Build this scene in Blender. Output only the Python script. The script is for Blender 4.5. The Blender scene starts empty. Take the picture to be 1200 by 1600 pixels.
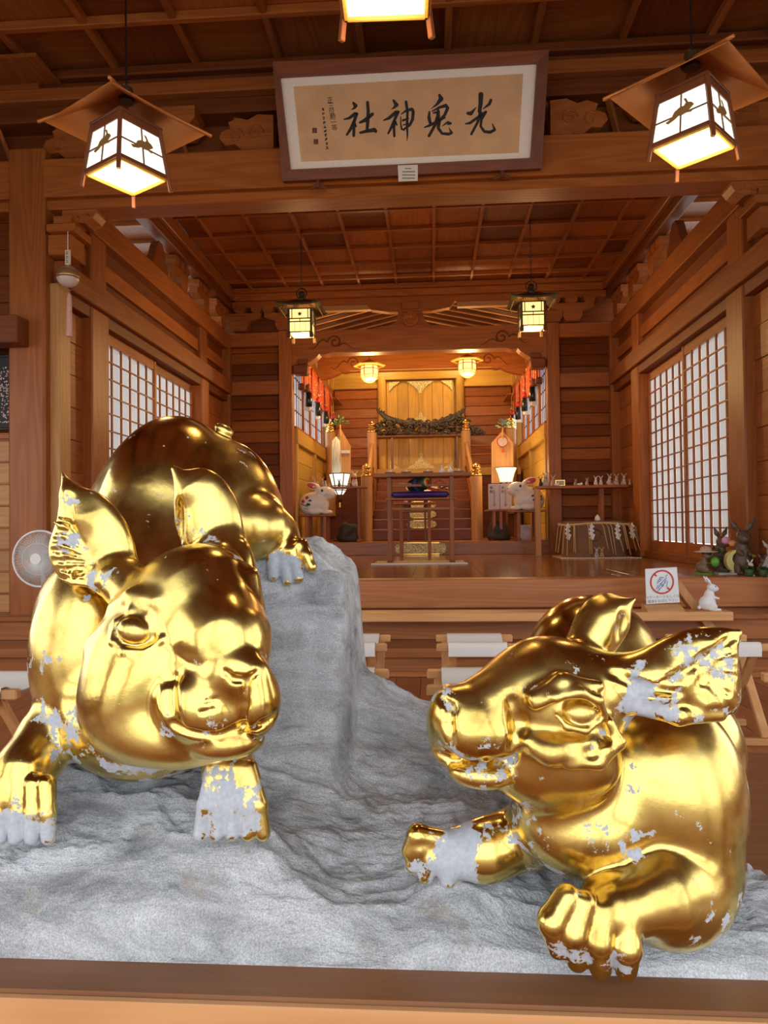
import bpy, math, random
import numpy as np
from mathutils import Matrix, Vector
random.seed(7)
RNG = np.random.default_rng(5)
SC = bpy.context.scene
PI = math.pi
# ------------------------------------------------------------------ camera
F = 1110.0                                   # focal length in pixels of the 1200 x 1600 frame
_psi, _th, _rho = math.radians(3.81), math.radians(1.14), math.radians(.7)
CAM = np.array([0, 0, 1.0])
_f = np.array([-math.sin(_psi)*math.cos(_th), math.cos(_psi)*math.cos(_th), math.sin(_th)])
_r0 = np.array([math.cos(_psi), math.sin(_psi), 0.0]); _u0 = np.cross(_r0, _f)
_r = math.cos(_rho)*_r0 - math.sin(_rho)*_u0
_u = math.sin(_rho)*_r0 + math.cos(_rho)*_u0
cd = bpy.data.cameras.new('camera'); cam = bpy.data.objects.new('camera', cd); SC.collection.objects.link(cam)
cd.sensor_fit = 'VERTICAL'; cd.sensor_height = 24; cd.lens = F/1600*24; cd.clip_start = .02
cam.matrix_world = Matrix(((_r[0], _u[0], -_f[0], 0), (_r[1], _u[1], -_f[1], 0), (_r[2], _u[2], -_f[2], 1.0), (0, 0, 0, 1)))
SC.camera = cam
# ------------------------------------------------------------------ light
w = bpy.data.worlds.new('sky'); SC.world = w; w.use_nodes = True
nt = w.node_tree; bg = nt.nodes['Background']
tc = nt.nodes.new('ShaderNodeTexCoord'); sx = nt.nodes.new('ShaderNodeSeparateXYZ'); rp = nt.nodes.new('ShaderNodeValToRGB')
nt.links.new(tc.outputs['Generated'], sx.inputs[0]); nt.links.new(sx.outputs['Z'], rp.inputs[0]); nt.links.new(rp.outputs[0], bg.inputs[0])
rp.color_ramp.elements[0].position = 0.0; rp.color_ramp.elements[0].color = (1, .985, .96, 1)
rp.color_ramp.elements[1].position = 1.0; rp.color_ramp.elements[1].color = (.80, .89, 1, 1)
bg.inputs[1].default_value = 2.65
def area(name, loc, rot, sx_, sy_, power, col):
    l = bpy.data.lights.new(name, 'AREA'); l.shape = 'RECTANGLE'; l.size = sx_; l.size_y = sy_; l.energy = power; l.color = col
    o = bpy.data.objects.new(name, l); SC.collection.objects.link(o); o.location = loc; o.rotation_euler = rot
    return o
SC.view_settings.view_transform = 'Standard'; SC.view_settings.look = 'None'
SC.view_settings.exposure = 0.0; SC.view_settings.gamma = 1.0; SC.view_settings.use_curve_mapping = False
SC.cycles.max_bounces = 8; SC.cycles.diffuse_bounces = 5; SC.cycles.glossy_bounces = 4; SC.cycles.transmission_bounces = 6
SC.cycles.sample_clamp_indirect = 6.0; SC.cycles.caustics_reflective = False; SC.cycles.caustics_refractive = False
# ------------------------------------------------------------------ helpers
def ray(px, py): return _f + (px-600)/F*_r + (800-py)/F*_u
def at(px, py, Y):                            # the point at depth Y that the photograph shows at pixel (px, py)
    d = ray(px, py); return CAM + d*(Y/d[1])
def atx(px, py, X): d = ray(px, py); return CAM + d*(X/d[0])
def atz(px, py, Z): d = ray(px, py); return CAM + d*((Z-1)/d[2])
MATW = {}                                     # world matrices of Empties
def new_mesh(name, V, Fc, smooth=False):
    me = bpy.data.meshes.new(name); me.from_pydata([tuple(map(float, v)) for v in V], [], Fc)
    if smooth: me.polygons.foreach_set('use_smooth', [True]*len(me.polygons))
    return me
def fast_mesh(name, V, Q, smooth=True):
    me = bpy.data.meshes.new(name); V = np.asarray(V, np.float32); Q = np.asarray(Q, np.int32)
    n, k = Q.shape
    me.vertices.add(len(V)); me.vertices.foreach_set('co', V.ravel())
    me.loops.add(n*k); me.loops.foreach_set('vertex_index', Q.ravel())
    me.polygons.add(n); me.polygons.foreach_set('loop_start', np.arange(0, n*k, k, dtype=np.int32))
    me.update(calc_edges=True)
    if smooth: me.polygons.foreach_set('use_smooth', np.ones(n, bool))
    me.validate(); return me
_TF = []
def _chamfer_template():
    idx = {}; V = []
    for sx_ in (-1, 1):
        for sy_ in (-1, 1):
            for sz_ in (-1, 1):
                for a in range(3): idx[(sx_, sy_, sz_, a)] = len(V); V.append((sx_, sy_, sz_, a))
    fs = []
    for a in range(3):
        b, c = (a+1) % 3, (a+2) % 3
        for s in (-1, 1):
            q = []
            for (tb, tc_) in ((-1, -1), (1, -1), (1, 1), (-1, 1)):
                t = [0, 0, 0]; t[a] = s; t[b] = tb; t[c] = tc_; q.append(idx[(*t, a)])
            fs.append(q if s > 0 else q[::-1])
    for c in range(3):
        a, b = (c+1) % 3, (c+2) % 3
        for sa in (-1, 1):
            for sb in (-1, 1):
                q = []
                for (tc_, ax) in ((-1, a), (1, a), (1, b), (-1, b)):
                    t = [0, 0, 0]; t[a] = sa; t[b] = sb; t[c] = tc_; q.append(idx[(*t, ax)])
                fs.append(q if sa*sb < 0 else q[::-1])
    for sx_ in (-1, 1):
        for sy_ in (-1, 1):
            for sz_ in (-1, 1):
                q = [idx[(sx_, sy_, sz_, a)] for a in range(3)]
                fs.append(q if sx_*sy_*sz_ > 0 else q[::-1])
    return V, fs
_CV, _CF = _chamfer_template()
class MB:
    def __init__(s): s.v = []; s.f = []; s.m = []; s.sm = []
    def add(s, V, Fc, mi=0, smooth=False, M=None):
        n = len(s.v)
        if M is not None: V = [M @ Vector(v) for v in V]
        s.v += [tuple(map(float, v)) for v in V]; s.f += [[i+n for i in f] for f in Fc]; s.m += [mi]*len(Fc); s.sm += [smooth]*len(Fc)
        return s
    def box(s, p0, p1, c=.003, mi=0, M=None):
        p0, p1 = np.minimum(p0, p1), np.maximum(p0, p1); ce = (p0+p1)/2; h = (p1-p0)/2
        c = min(c, min(h)*.6)
        if c <= 0:
            V = [(ce[0]+a*h[0], ce[1]+b*h[1], ce[2]+d*h[2]) for a in (-1, 1) for b in (-1, 1) for d in (-1, 1)]
            return s.add(V, [[0, 1, 3, 2], [4, 6, 7, 5], [0, 4, 5, 1], [2, 3, 7, 6], [0, 2, 6, 4], [1, 5, 7, 3]], mi, False, M)
        V = [tuple(ce[i] + t[i]*(h[i] - (0 if i == t[3] else c)) for i in range(3)) for t in _CV]
        return s.add(V, _CF, mi, False, M)
    def beam(s, a, b, wd, ht, c=.003, up=(0, 0, 1), mi=0):            # a bar from a to b, wd wide and ht high
        a = Vector(a); b = Vector(b); y = (b-a); L = y.length; y.normalize(); x = y.cross(Vector(up))
        if x.length < 1e-4: x = Vector((1, 0, 0))
        x.normalize(); z = x.cross(y)
        M = Matrix(((x.x, y.x, z.x, a.x), (x.y, y.y, z.y, a.y), (x.z, y.z, z.z, a.z), (0, 0, 0, 1)))
        return s.box((-wd/2, 0, -ht/2), (wd/2, L, ht/2), c, mi, M)
    def cyl(s, a, b, r0, r1=None, n=16, mi=0, smooth=True, cap=True):
        r1 = r0 if r1 is None else r1
        a = Vector(a); b = Vector(b); z = (b-a).normalized(); x = z.orthogonal().normalized(); y = z.cross(x)
        V = [a + (x*math.cos(2*PI*i/n) + y*math.sin(2*PI*i/n))*r0 for i in range(n)] + [b + (x*math.cos(2*PI*i/n) + y*math.sin(2*PI*i/n))*r1 for i in range(n)]
        s.add(V, [[i, (i+1) % n, n+(i+1) % n, n+i] for i in range(n)], mi, smooth)
        if cap: s.add(V, [list(range(n))[::-1], list(range(n, 2*n))], mi, False)
        return s
    def tube(s, P, r, n=8, mi=0, closed=False):
        P = [Vector(p) for p in P]; N = len(P); R = r if hasattr(r, '__len__') else [r]*N
        V = []; ref = None
        for i, p in enumerate(P):
            t = (P[(i+1) % N] - P[i-1]) if closed else (P[min(i+1, N-1)] - P[max(i-1, 0)])
            t.normalize()
            x = t.orthogonal() if ref is None else (ref - t*ref.dot(t))
            if x.length < 1e-5: x = t.orthogonal()
            x.normalize(); ref = x; y = t.cross(x)
            V += [p + (x*math.cos(2*PI*k/n) + y*math.sin(2*PI*k/n))*R[i] for k in range(n)]
        Fc = []
        for i in range(N if closed else N-1):
            j = (i+1) % N
            Fc += [[i*n+k, i*n+(k+1) % n, j*n+(k+1) % n, j*n+k] for k in range(n)]
        if not closed: Fc += [list(range(n))[::-1], [(N-1)*n+k for k in range(n)]]
        return s.add(V, Fc, mi, True)
    def lathe(s, prof, c=(0, 0, 0), n=20, mi=0, smooth=True, ax=None, M=None):
        V = []; Fc = []
        for (r, z) in prof: V += [(c[0]+r*math.cos(2*PI*i/n), c[1]+r*math.sin(2*PI*i/n), c[2]+z) for i in range(n)]
        for j in range(len(prof)-1): Fc += [[j*n+i, j*n+(i+1) % n, (j+1)*n+(i+1) % n, (j+1)*n+i] for i in range(n)]
        if prof[0][0] > 1e-5: Fc.append(list(range(n))[::-1])
        if prof[-1][0] > 1e-5: Fc.append([(len(prof)-1)*n+i for i in range(n)])
        return s.add(V, Fc, mi, smooth, M)
    def prism(s, poly, t0, t1, fn, mi=0):                              # poly: 2D outline, fn(a, b, t) -> point
        n = len(poly); V = [fn(a, b, t0) for a, b in poly] + [fn(a, b, t1) for a, b in poly]
        return s.add(V, [list(range(n)), list(range(n, 2*n))[::-1]] + [[i, n+i, n+(i+1) % n, (i+1) % n] for i in range(n)], mi)
    def ell(s, c, r, n=14, mi=0, M=None):
        k = max(6, n//2); V = []
        for j in range(k+1):
            a = PI*j/k; V += [(c[0]+r[0]*math.sin(a)*math.cos(2*PI*i/n), c[1]+r[1]*math.sin(a)*math.sin(2*PI*i/n), c[2]-r[2]*math.cos(a)) for i in range(n)]
        return s.add(V, [[j*n+i, j*n+(i+1) % n, (j+1)*n+(i+1) % n, (j+1)*n+i] for j in range(k) for i in range(n)], mi, True, M)
def link(o, parent=None, kind=None, label=None):
    SC.collection.objects.link(o)
    if parent is not None: o.parent = parent
    if kind: o['kind'] = kind
    if label: o['label'] = label
    return o
def put(name, mb, mat, parent=None, world=True, label=None, kind=None):
    """links the collected shapes as one mesh object; with a parent Empty the world coordinates become local ones"""
    me = bpy.data.meshes.new(name); V = mb.v
    if parent is not None and world and parent.name in MATW:
        Mi = MATW[parent.name].inverted(); V = [Mi @ Vector(v) for v in V]
    me.from_pydata([tuple(v) for v in V], [], mb.f)
    for m in (mat if isinstance(mat, (list, tuple)) else [mat]): me.materials.append(m)
    me.polygons.foreach_set('material_index', mb.m); me.polygons.foreach_set('use_smooth', mb.sm); me.update()
    return link(bpy.data.objects.new(name, me), parent, kind, label)
def putm(name, me, mat, parent=None, label=None, kind=None):
    for m in (mat if isinstance(mat, (list, tuple)) else [mat]): me.materials.append(m)
    return link(bpy.data.objects.new(name, me), parent, kind, label)
def tag(o, label, cat, group=None, kind=None):
    o['label'] = label; o['category'] = cat
    if group: o['group'] = group
    if kind: o['kind'] = kind
    return o
def thing(name, label, cat, loc=(0, 0, 0), rz=0.0, group=None):
    o = bpy.data.objects.new(name, None); SC.collection.objects.link(o); o.empty_display_size = .1
    o.location = tuple(map(float, loc)); o.rotation_euler = (0, 0, rz)
    MATW[o.name] = Matrix.Translation(Vector(tuple(map(float, loc)))) @ Matrix.Rotation(rz, 4, 'Z')
    return tag(o, label, cat, group)
KIDS = {}
def kids(o): return [c for c in bpy.data.objects if c.parent == o]
def dup(root, loc, rz=0.0, label=None, group=None, scale=None):
    r = root.copy(); SC.collection.objects.link(r); r.location = tuple(map(float, loc)); r.rotation_euler = (0, 0, rz)
    if scale: r.scale = (scale,)*3
    if label: r['label'] = label
    if group: r['group'] = group
    for ch in kids(root):
        c = ch.copy(); SC.collection.objects.link(c); c.parent = r
        for g in kids(ch):
            d = g.copy(); SC.collection.objects.link(d); d.parent = c
    return r
def struct(name, mb, mat): return put(name, mb, mat, None, kind='structure')
def hold(name):                                # an Empty that stands for a piece of the setting
    o = bpy.data.objects.new(name, None); SC.collection.objects.link(o); o['kind'] = 'structure'; return o
def B(p0, p1, c=.004): return MB().box(p0, p1, c)
def piece(name, p0, p1, mat, parent, c=.004, label=None): return put(name, MB().box(p0, p1, c), mat, parent, label=label)
# ------------------------------------------------------------------ materials
def mat_new(name):
    m = bpy.data.materials.new(name); m.use_nodes = True; nt = m.node_tree
    return m, nt, nt.nodes['Principled BSDF']
def plain(name, col, rough=.5, metal=0.0, emit=None, es=1.0, noise=0.0, nscale=8.0, bump=0.0, spec=.5, sub=0):
    m, nt, b = mat_new(name); N = nt.nodes.new; L = nt.links.new
    b.inputs['Base Color'].default_value = (*col, 1); b.inputs['Roughness'].default_value = rough; b.inputs['Metallic'].default_value = metal
    b.inputs['Specular IOR Level'].default_value = spec
    if emit: b.inputs['Emission Color'].default_value = (*emit, 1); b.inputs['Emission Strength'].default_value = es
    t = N('ShaderNodeTexCoord'); n = N('ShaderNodeTexNoise'); n.inputs['Scale'].default_value = nscale; n.inputs['Detail'].default_value = 5
    L(t.outputs['Object'], n.inputs['Vector'])
    if noise:
        hs = N('ShaderNodeMapRange'); hs.inputs['To Min'].default_value = 1-noise; hs.inputs['To Max'].default_value = 1+noise
        L(n.outputs['Fac'], hs.inputs['Value']); mx = N('ShaderNodeMix'); mx.data_type = 'RGBA'; mx.blend_type = 'MULTIPLY'; mx.inputs[0].default_value = 1
        mx.inputs[6].default_value = (*col, 1); L(hs.outputs[0], mx.inputs[7]); L(mx.outputs[2], b.inputs['Base Color'])
    if bump:
        bp = N('ShaderNodeBump'); bp.inputs['Strength'].default_value = bump; bp.inputs['Distance'].default_value = .01
        L(n.outputs['Fac'], bp.inputs['Height']); L(bp.outputs[0], b.inputs['Normal'])
    return m
_W = {}
TONES = {   # dark grain, light wood, roughness
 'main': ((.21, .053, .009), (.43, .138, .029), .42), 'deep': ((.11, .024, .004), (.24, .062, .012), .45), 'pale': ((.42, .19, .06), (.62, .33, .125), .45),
 'stool': ((.50, .24, .085), (.72, .40, .18), .42), 'gold': ((.46, .23, .038), (.70, .43, .095), .36), 'floor': ((.19, .058, .013), (.40, .155, .042), .16),
 'hall': ((.24, .075, .022), (.38, .14, .045), .3), 'stagef': ((.25, .080, .024), (.47, .185, .066), .32), 'ped': ((.20, .072, .028), (.34, .15, .062), .35), 'pedl': ((.50, .22, .08), (.68, .36, .16), .4)}
def W(ax='z', tone='main'):
    if (ax, tone) in _W: return _W[(ax, tone)]
    c0, c1, rg = TONES[tone]
    m, nt, b = mat_new('wood_%s_%s' % (tone, ax)); N = nt.nodes.new; L = nt.links.new
    t = N('ShaderNodeTexCoord'); oi = N('ShaderNodeObjectInfo'); ad = N('ShaderNodeVectorMath'); ad.operation = 'MULTIPLY_ADD'
    rv = N('ShaderNodeCombineXYZ')
    for i in range(3): L(oi.outputs['Random'], rv.inputs[i])
    ad.inputs[1].default_value = (37, 53, 71); L(rv.outputs[0], ad.inputs[0]); L(t.outputs['Object'], ad.inputs[2])
    mp = N('ShaderNodeMapping'); s = [7.0, 7.0, 7.0]; s['xyz'.index(ax)] = .55; mp.inputs['Scale'].default_value = s
    L(ad.outputs[0], mp.inputs[0])
    n = N('ShaderNodeTexNoise'); n.inputs['Scale'].default_value = .55; n.inputs['Detail'].default_value = 2; n.inputs['Roughness'].default_value = .45; L(mp.outputs[0], n.inputs['Vector'])
    ml = N('ShaderNodeMath'); ml.operation = 'MULTIPLY'; ml.inputs[1].default_value = 95; L(n.outputs['Fac'], ml.inputs[0])
    sn = N('ShaderNodeMath'); sn.operation = 'SINE'; L(ml.outputs[0], sn.inputs[0])
    mp2 = N('ShaderNodeMapping'); s2 = [90.0, 90.0, 90.0]; s2['xyz'.index(ax)] = 3.0; mp2.inputs['Scale'].default_value = s2; L(ad.outputs[0], mp2.inputs[0])
    n2 = N('ShaderNodeTexNoise'); n2.inputs['Scale'].default_value = 1; n2.inputs['Detail'].default_value = 3; L(mp2.outputs[0], n2.inputs['Vector'])
    mr = N('ShaderNodeMapRange'); mr.inputs['From Min'].default_value = -1; mr.inputs['From Max'].default_value = 1; mr.inputs['To Min'].default_value = .25; mr.inputs['To Max'].default_value = .75; L(sn.outputs[0], mr.inputs[0])
    av = N('ShaderNodeMath'); av.operation = 'MULTIPLY_ADD'; av.inputs[1].default_value = .5; L(n2.outputs['Fac'], av.inputs[0])
    h = N('ShaderNodeMath'); h.operation = 'MULTIPLY'; h.inputs[1].default_value = .62; L(mr.outputs[0], h.inputs[0]); L(h.outputs[0], av.inputs[2])
    rp = N('ShaderNodeMix'); rp.data_type = 'RGBA'; rp.inputs[6].default_value = (*c0, 1); rp.inputs[7].default_value = (*c1, 1); L(av.outputs[0], rp.inputs[0])
    hv = N('ShaderNodeHueSaturation'); v = N('ShaderNodeMapRange'); v.inputs['To Min'].default_value = .80; v.inputs['To Max'].default_value = 1.18; L(oi.outputs['Random'], v.inputs[0]); L(v.outputs[0], hv.inputs['Value'])
    L(rp.outputs[2], hv.inputs['Color']); L(hv.outputs[0], b.inputs['Base Color'])
    b.inputs['Roughness'].default_value = rg; b.inputs['Specular IOR Level'].default_value = .35 if rg > .2 else .6
    bp = N('ShaderNodeBump'); bp.inputs['Strength'].default_value = .12; bp.inputs['Distance'].default_value = .004; L(av.outputs[0], bp.inputs['Height']); L(bp.outputs[0], b.inputs['Normal'])
    _W[(ax, tone)] = m; return m
def paper(name, col, tr=.6):                   # translucent paper or milk glass
    m, nt, b = mat_new(name); N = nt.nodes.new; L = nt.links.new
    tl = N('ShaderNodeBsdfTranslucent'); tl.inputs[0].default_value = (*col, 1); df = N('ShaderNodeBsdfDiffuse'); df.inputs[0].default_value = (*col, 1)
    t = N('ShaderNodeTexCoord'); n = N('ShaderNodeTexNoise'); n.inputs['Scale'].default_value = 35; n.inputs['Detail'].default_value = 6; L(t.outputs['Object'], n.inputs[0])
    mr = N('ShaderNodeMapRange'); mr.inputs['To Min'].default_value = tr-.1; mr.inputs['To Max'].default_value = tr+.1; L(n.outputs[0], mr.inputs[0])
    mx = N('ShaderNodeMixShader'); L(mr.outputs[0], mx.inputs[0]); L(df.outputs[0], mx.inputs[1]); L(tl.outputs[0], mx.inputs[2]); L(mx.outputs[0], nt.nodes['Material Output'].inputs[0])
    return m
M_WHITE = plain('white_ceramic', (.80, .78, .76), .18, noise=.03)
M_BLACK = plain('black_lacquer', (.012, .011, .011), .25)
M_INK = plain('black_ink', (.018, .013, .010), .7)
M_RED = plain('red_paint', (.50, .025, .015), .5)
M_ROPE = plain('straw', (.62, .42, .18), .8, noise=.25, nscale=60)
M_BRASS = plain('gilt_brass', (.86, .56, .16), .22, 1.0, noise=.1, nscale=30)
M_BRONZE = plain('dark_bronze', (.13, .085, .045), .42, .8, noise=.3, nscale=20)
M_COPPER = plain('copper_sheet', (.62, .22, .055), .36, .35, noise=.25, nscale=6, bump=.1)
M_STRAP = plain('dark_brown_frame', (.17, .055, .02), .4, noise=.2)
M_SHOJI = paper('shoji_paper', (.80, .80, .80), .72)
M_CLOTH = plain('white_canvas', (.78, .78, .77), .8, noise=.04, nscale=40, bump=.1)
# ------------------------------------------------------------------ the setting
XL, XR, YF, ZS, ZA = -2.92, 2.57, 10.0, .59, .77
XC = -.175
M_GROUND = plain('pale_gravel', (.30, .28, .25), .9, noise=.2, nscale=30)
struct('ground', B((-14, -9, -.62), (14, 22, -.55), 0), M_GROUND)
# hall floor of boards running away from the camera
fl = struct('floor', B((-4.4, -1.6, -.06), (4.1, 5.4, -.022), 0), W('y', 'hall'))
x = -4.4
while x < 4.05:
    piece('board', (x, -1.6, -.022), (x+.157, 4.71, 0), W('y', 'hall'), fl, .002); x += .16
# stage with its steps
st = struct('stage_floor', B((XL-.25, 5.44, .2), (XR+1.9, 10.0, ZS-.02), 0), W('x', 'deep'))
x = XL
while x < XR-.02:
    piece('board', (x, 5.62, ZS-.02), (min(x+.113, XR), 10.0, ZS), W('y', 'floor'), st, .0015); x += .115
struct('trim_1', B((XL-1.3, 5.42, .37), (XR+1.9, 5.618, ZS), .008), W('x', 'stagef'))
sp = struct('stage_steps', B((-4.4, 5.10, 0), (4.1, 5.42, .33), 0), W('x', 'deep'))
piece('tread', (-4.4, 5.05, .33), (4.1, 5.42, .366), W('x', 'stagef'), sp, .004)
piece('riser', (-4.4, 5.09, .19), (4.1, 5.12, .33), W('x', 'stagef'), sp, .001)
piece('tread', (-4.4, 4.72, .125), (4.1, 5.10, .188), W('x', 'stagef'), sp, .004)
piece('riser', (-4.4, 4.76, .03), (4.1, 4.80, .125), W('x', 'stagef'), sp, .001)
piece('plinth', (-4.4, 4.715, 0), (4.1, 4.79, .034), W('x', 'stagef'), sp, .003)
# left and right walls of the stage room
def side_wall(name, X, sgn, sh_n):
    """X: the inner face; sgn +1 when the room lies towards +x"""
    o = X - sgn*.10
    wl = hold(name)
    def bx(n, y0, y1, z0, z1, d0, d1, mat, c=.004): return piece(n, (X+sgn*d0, y0, z0), (X+sgn*d1, y1, z1), mat, wl, c)
    bx('sill', 5.45, 10, ZS, .67, -.1, .03, W('y', 'main'))
    for y0, y1 in ((5.82, 6.14), (8.72, 9.0)):
        bx('post', y0, y1, ZS, 2.90, -.11, .07, W('z', 'main'), .012)
        bx('post', y0+.03, y1-.0, 3.09, 3.76, -.11, .05, W('z', 'main'), .012)
    bx('post', 9.88, 10.0, ZS, 3.76, -.11, .09, W('z', 'main'), .01)
    bx('beam', 5.3, 10, 2.90, 3.095, -.08, .11, W('y', 'main'), .008)
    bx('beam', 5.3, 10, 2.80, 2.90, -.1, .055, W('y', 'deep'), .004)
    bx('beam', 5.3, 10, 3.54, 3.765, -.12, .08, W('y', 'main'), .008)
    # boards in the bays beside the sliding screens
    for y0, y1 in ((5.3, 5.82), (9.0, 9.88)):
        z = .67
        while z < 2.79:
            z1 = min(z+.268, 2.80); bx('board', y0, y1, z, z1-.004, -.06, -.02+.006*random.random(), W('y', 'main'), .003); z += .268
    z = 3.095
    for y0, y1 in ((5.3, 5.85), (6.14, 8.75), (9.0, 9.88)):
        for k in range(3):
            bx('board', y0, y1, 3.095+k*.149, 3.24+k*.149, -.06, -.02+(.03 if k == 1 else 0), W('y', 'deep' if k != 1 else 'main'), .003)
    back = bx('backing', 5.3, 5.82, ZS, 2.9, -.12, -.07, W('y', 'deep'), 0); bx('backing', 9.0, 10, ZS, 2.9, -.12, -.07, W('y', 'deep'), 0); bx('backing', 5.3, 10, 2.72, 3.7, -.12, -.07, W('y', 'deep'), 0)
    # two sliding screens: frame, lattice and 6 x 12 paper panes each
    for k, (y0, y1, d) in enumerate(((6.14, 7.44, -.03), (7.40, 8.72, -.065))):
        sc_ = hold('window_%d' % (sh_n+k)); Xd = X + sgn*d
        def q(n, a0, a1, z0, z1, mat, e0=-.012, e1=.012, c=.002): return piece(n, (Xd+sgn*e0, a0, z0), (Xd+sgn*e1, a1, z1), mat, sc_, c)
        q('stile', y0, y0+.045, .67, 2.80, W('z', 'main'), -.015, .018); q('stile', y1-.05, y1, .67, 2.80, W('z', 'main'), -.015, .018)
        q('rail', y0+.045, y1-.05, .67, .79, W('y', 'main')); q('rail', y0+.045, y1-.05, 2.70, 2.80, W('y', 'main'))
        a0, a1, z0, z1 = y0+.045, y1-.05, .79, 2.70
        for i in range(1, 6): q('muntin', a0+(a1-a0)*i/6-.0055, a0+(a1-a0)*i/6+.0055, z0, z1, W('z', 'main'), -.006, .016, 0)
        for j in range(1, 12): q('muntin', a0, a1, z0+(z1-z0)*j/12-.006, z0+(z1-z0)*j/12+.006, W('y', 'main'), -.005, .018, 0)
        me = None
        for i in range(6):
            for j in range(12):
                cy, cz = a0+(a1-a0)*(i+.5)/6, z0+(z1-z0)*(j+.5)/12
                if me is None:
                    p = MB().box((-.001, -(a1-a0)/12+.006, -(z1-z0)/24+.006), (.001, (a1-a0)/12-.006, (z1-z0)/24-.006), 0)
                    ob = put('pane', p, M_SHOJI, sc_); me = ob.data
                else: ob = link(bpy.data.objects.new('pane', me), sc_)
                ob.location = (Xd-sgn*.008, cy, cz)
    # eaves outside, seen through the open frieze above the wall
    ev = hold('eaves_'+name.split('_')[1])
    piece('eaves_board', (X+sgn*.05, 5.0, 4.50), (X-sgn*2.3, 12.0, 4.53), W('y', 'main'), ev, 0)
    y = 5.3
    while y < 11.5: piece('eaves_rib', (X-sgn*.1, y, 4.45), (X-sgn*2.0, y+.055, 4.50), W('x', 'main'), ev, .003); y += .5
    #piece('eaves_beam', (X-sgn*.30, 5.2, 4.28), (X-sgn*.44, 10.3, 4.46), W('y', 'pale'), ev, .004)
    # carved struts and bracket blocks standing on the top beam
    for y in (7.45,):
        pr = [(-.30, 0), (.30, 0), (.22, .05), (.15, .17), (.10, .27), (.05, .33), (-.05, .33), (-.10, .27), (-.15, .17), (-.22, .05)]
        put('frog_leg_strut', MB().prism(pr, -.04, .04, lambda a, b, t: (X+t, y+a, 3.765+b)), W('y', 'deep'), wl)
    for y in (8.05, 8.86, 9.6):
        m = MB(); m.prism([(-.07, 0), (.07, 0), (.11, .06), (.11, .13), (-.11, .13), (-.11, .06)], -.09, .09, lambda a, b, t: (X+t, y+a, 3.765+b))
        m.prism([(-.10, 0), (.10, 0), (.24, .05), (.24, .12), (-.24, .12), (-.24, .05)], -.05, .05, lambda a, b, t: (X+t, y+a, 3.895+b))
        for e in (-.17, 0, .17): m.prism([(-.05, 0), (.05, 0), (.07, .04), (.07, .09), (-.07, .09), (-.07, .04)], -.07, .07, lambda a, b, t: (X+t, y+e+a, 4.015+b))
        put('bracket', m, W('y', 'main'), wl)
        m = MB()
        for e in range(4): m.box((X-sgn*.02, y-.12+e*.07, 4.10), (X-sgn*.26, y-.085+e*.07, 4.14), .003)
        put('rib_ends', m, W('x', 'pale'), wl)
    return wl
wl = side_wall('wall_left', XL, 1, 1)
wr = side_wall('wall_right', XR, -1, 3)
# front pillars and the deep beam across the front of the stage
for sx_, x0, x1 in ((-1, -3.19, -2.90), (1, 2.56, 2.85)):
    p = struct('trim_2' if sx_ < 0 else 'trim_3', B((x0, 5.16, 0), (x1, 5.45, 3.92), .018), W('z', 'main'))
    s0 = -2.905 if sx_ < 0 else 2.48
    if sx_ < 0: piece('jamb', (s0, 5.24, ZS), (s0+.085, 5.40, 2.90), W('z', 'pale' if sx_ < 0 else 'main'), p, .006)
fb = struct('trim_4', B((-3.6, 5.17, 3.535), (3.4, 5.47, 3.83), .012), W('x', 'main'))
piece('lower_chamfer', (-3.6, 5.20, 3.455), (3.4, 5.45, 3.535), W('x', 'main'), fb, .02)
piece('beam_extension', (-4.4, 5.2, 3.66), (-3.19, 5.42, 3.83), W('x', 'main'), fb, .01)
for z0, z1, y0 in ((4.21, 4.33, 5.33), (4.33, 4.43, 5.25), (4.43, 4.53, 5.36), (4.53, 4.60, 5.30)):
    piece('moulding', (-4.4, y0, z0), (4.1, 5.60, z1), W('x', 'deep' if z0 != 4.33 else 'main'), fb, .01)
piece('frieze_board', (-4.4, 5.52, 3.83), (4.1, 5.56, 4.03), W('x', 'deep'), fb, 0)
piece('frieze_board', (-4.4, 5.52, 4.03), (4.1, 5.55, 4.21), W('x', 'deep'), fb, 0)
for i in range(14): put('frieze_strut', MB().beam((-3.3+i*.48, 5.50, 3.83), (-3.42+i*.48, 5.42, 4.21), .05, .03), W('z', 'main'), fb)
def scroll(cx, cz, r, turns=1.4, n=26, flip=1, a0=0):
    return [(cx+flip*r*(1-t*.82)*math.cos(a0+t*turns*2*PI), cz+r*(1-t*.82)*math.sin(a0+t*turns*2*PI)) for t in [i/n for i in range(n+1)]]
NOSE = [(0, 0), (.10, -.02), (.16, .03), (.24, .02), (.30, .07), (.37, .06), (.42, .12), (.40, .17), (.33, .19), (.35, .24), (.27, .27), (.20, .25), (.12, .29), (0, .28)]
def carved_nose(x, flip, z=3.86, y0=5.28, y1=5.42, parent=None, sc=1.0):
    m = MB().prism([(a*sc, b*sc) for a, b in NOSE][::flip], y0, y1, lambda a, b, t: (x+flip*a, t, z+b))
    for (cx, cz, r) in ((.29, .13, .055), (.14, .15, .06)):
        m.tube([(x+flip*cx*sc+0*q[0]+q[0]*sc, y0-.002, z+cz*sc+q[1]*sc) for q in scroll(0, 0, r)], .008, 6)
    return put('carved_nose', m, W('x', 'main'), parent)
for x, f in ((-1.16, -1), (.92, 1), (-2.55, 1), (2.42, -1), (-2.55, -1), (2.42, 1)): carved_nose(x, f, parent=fb)
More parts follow.
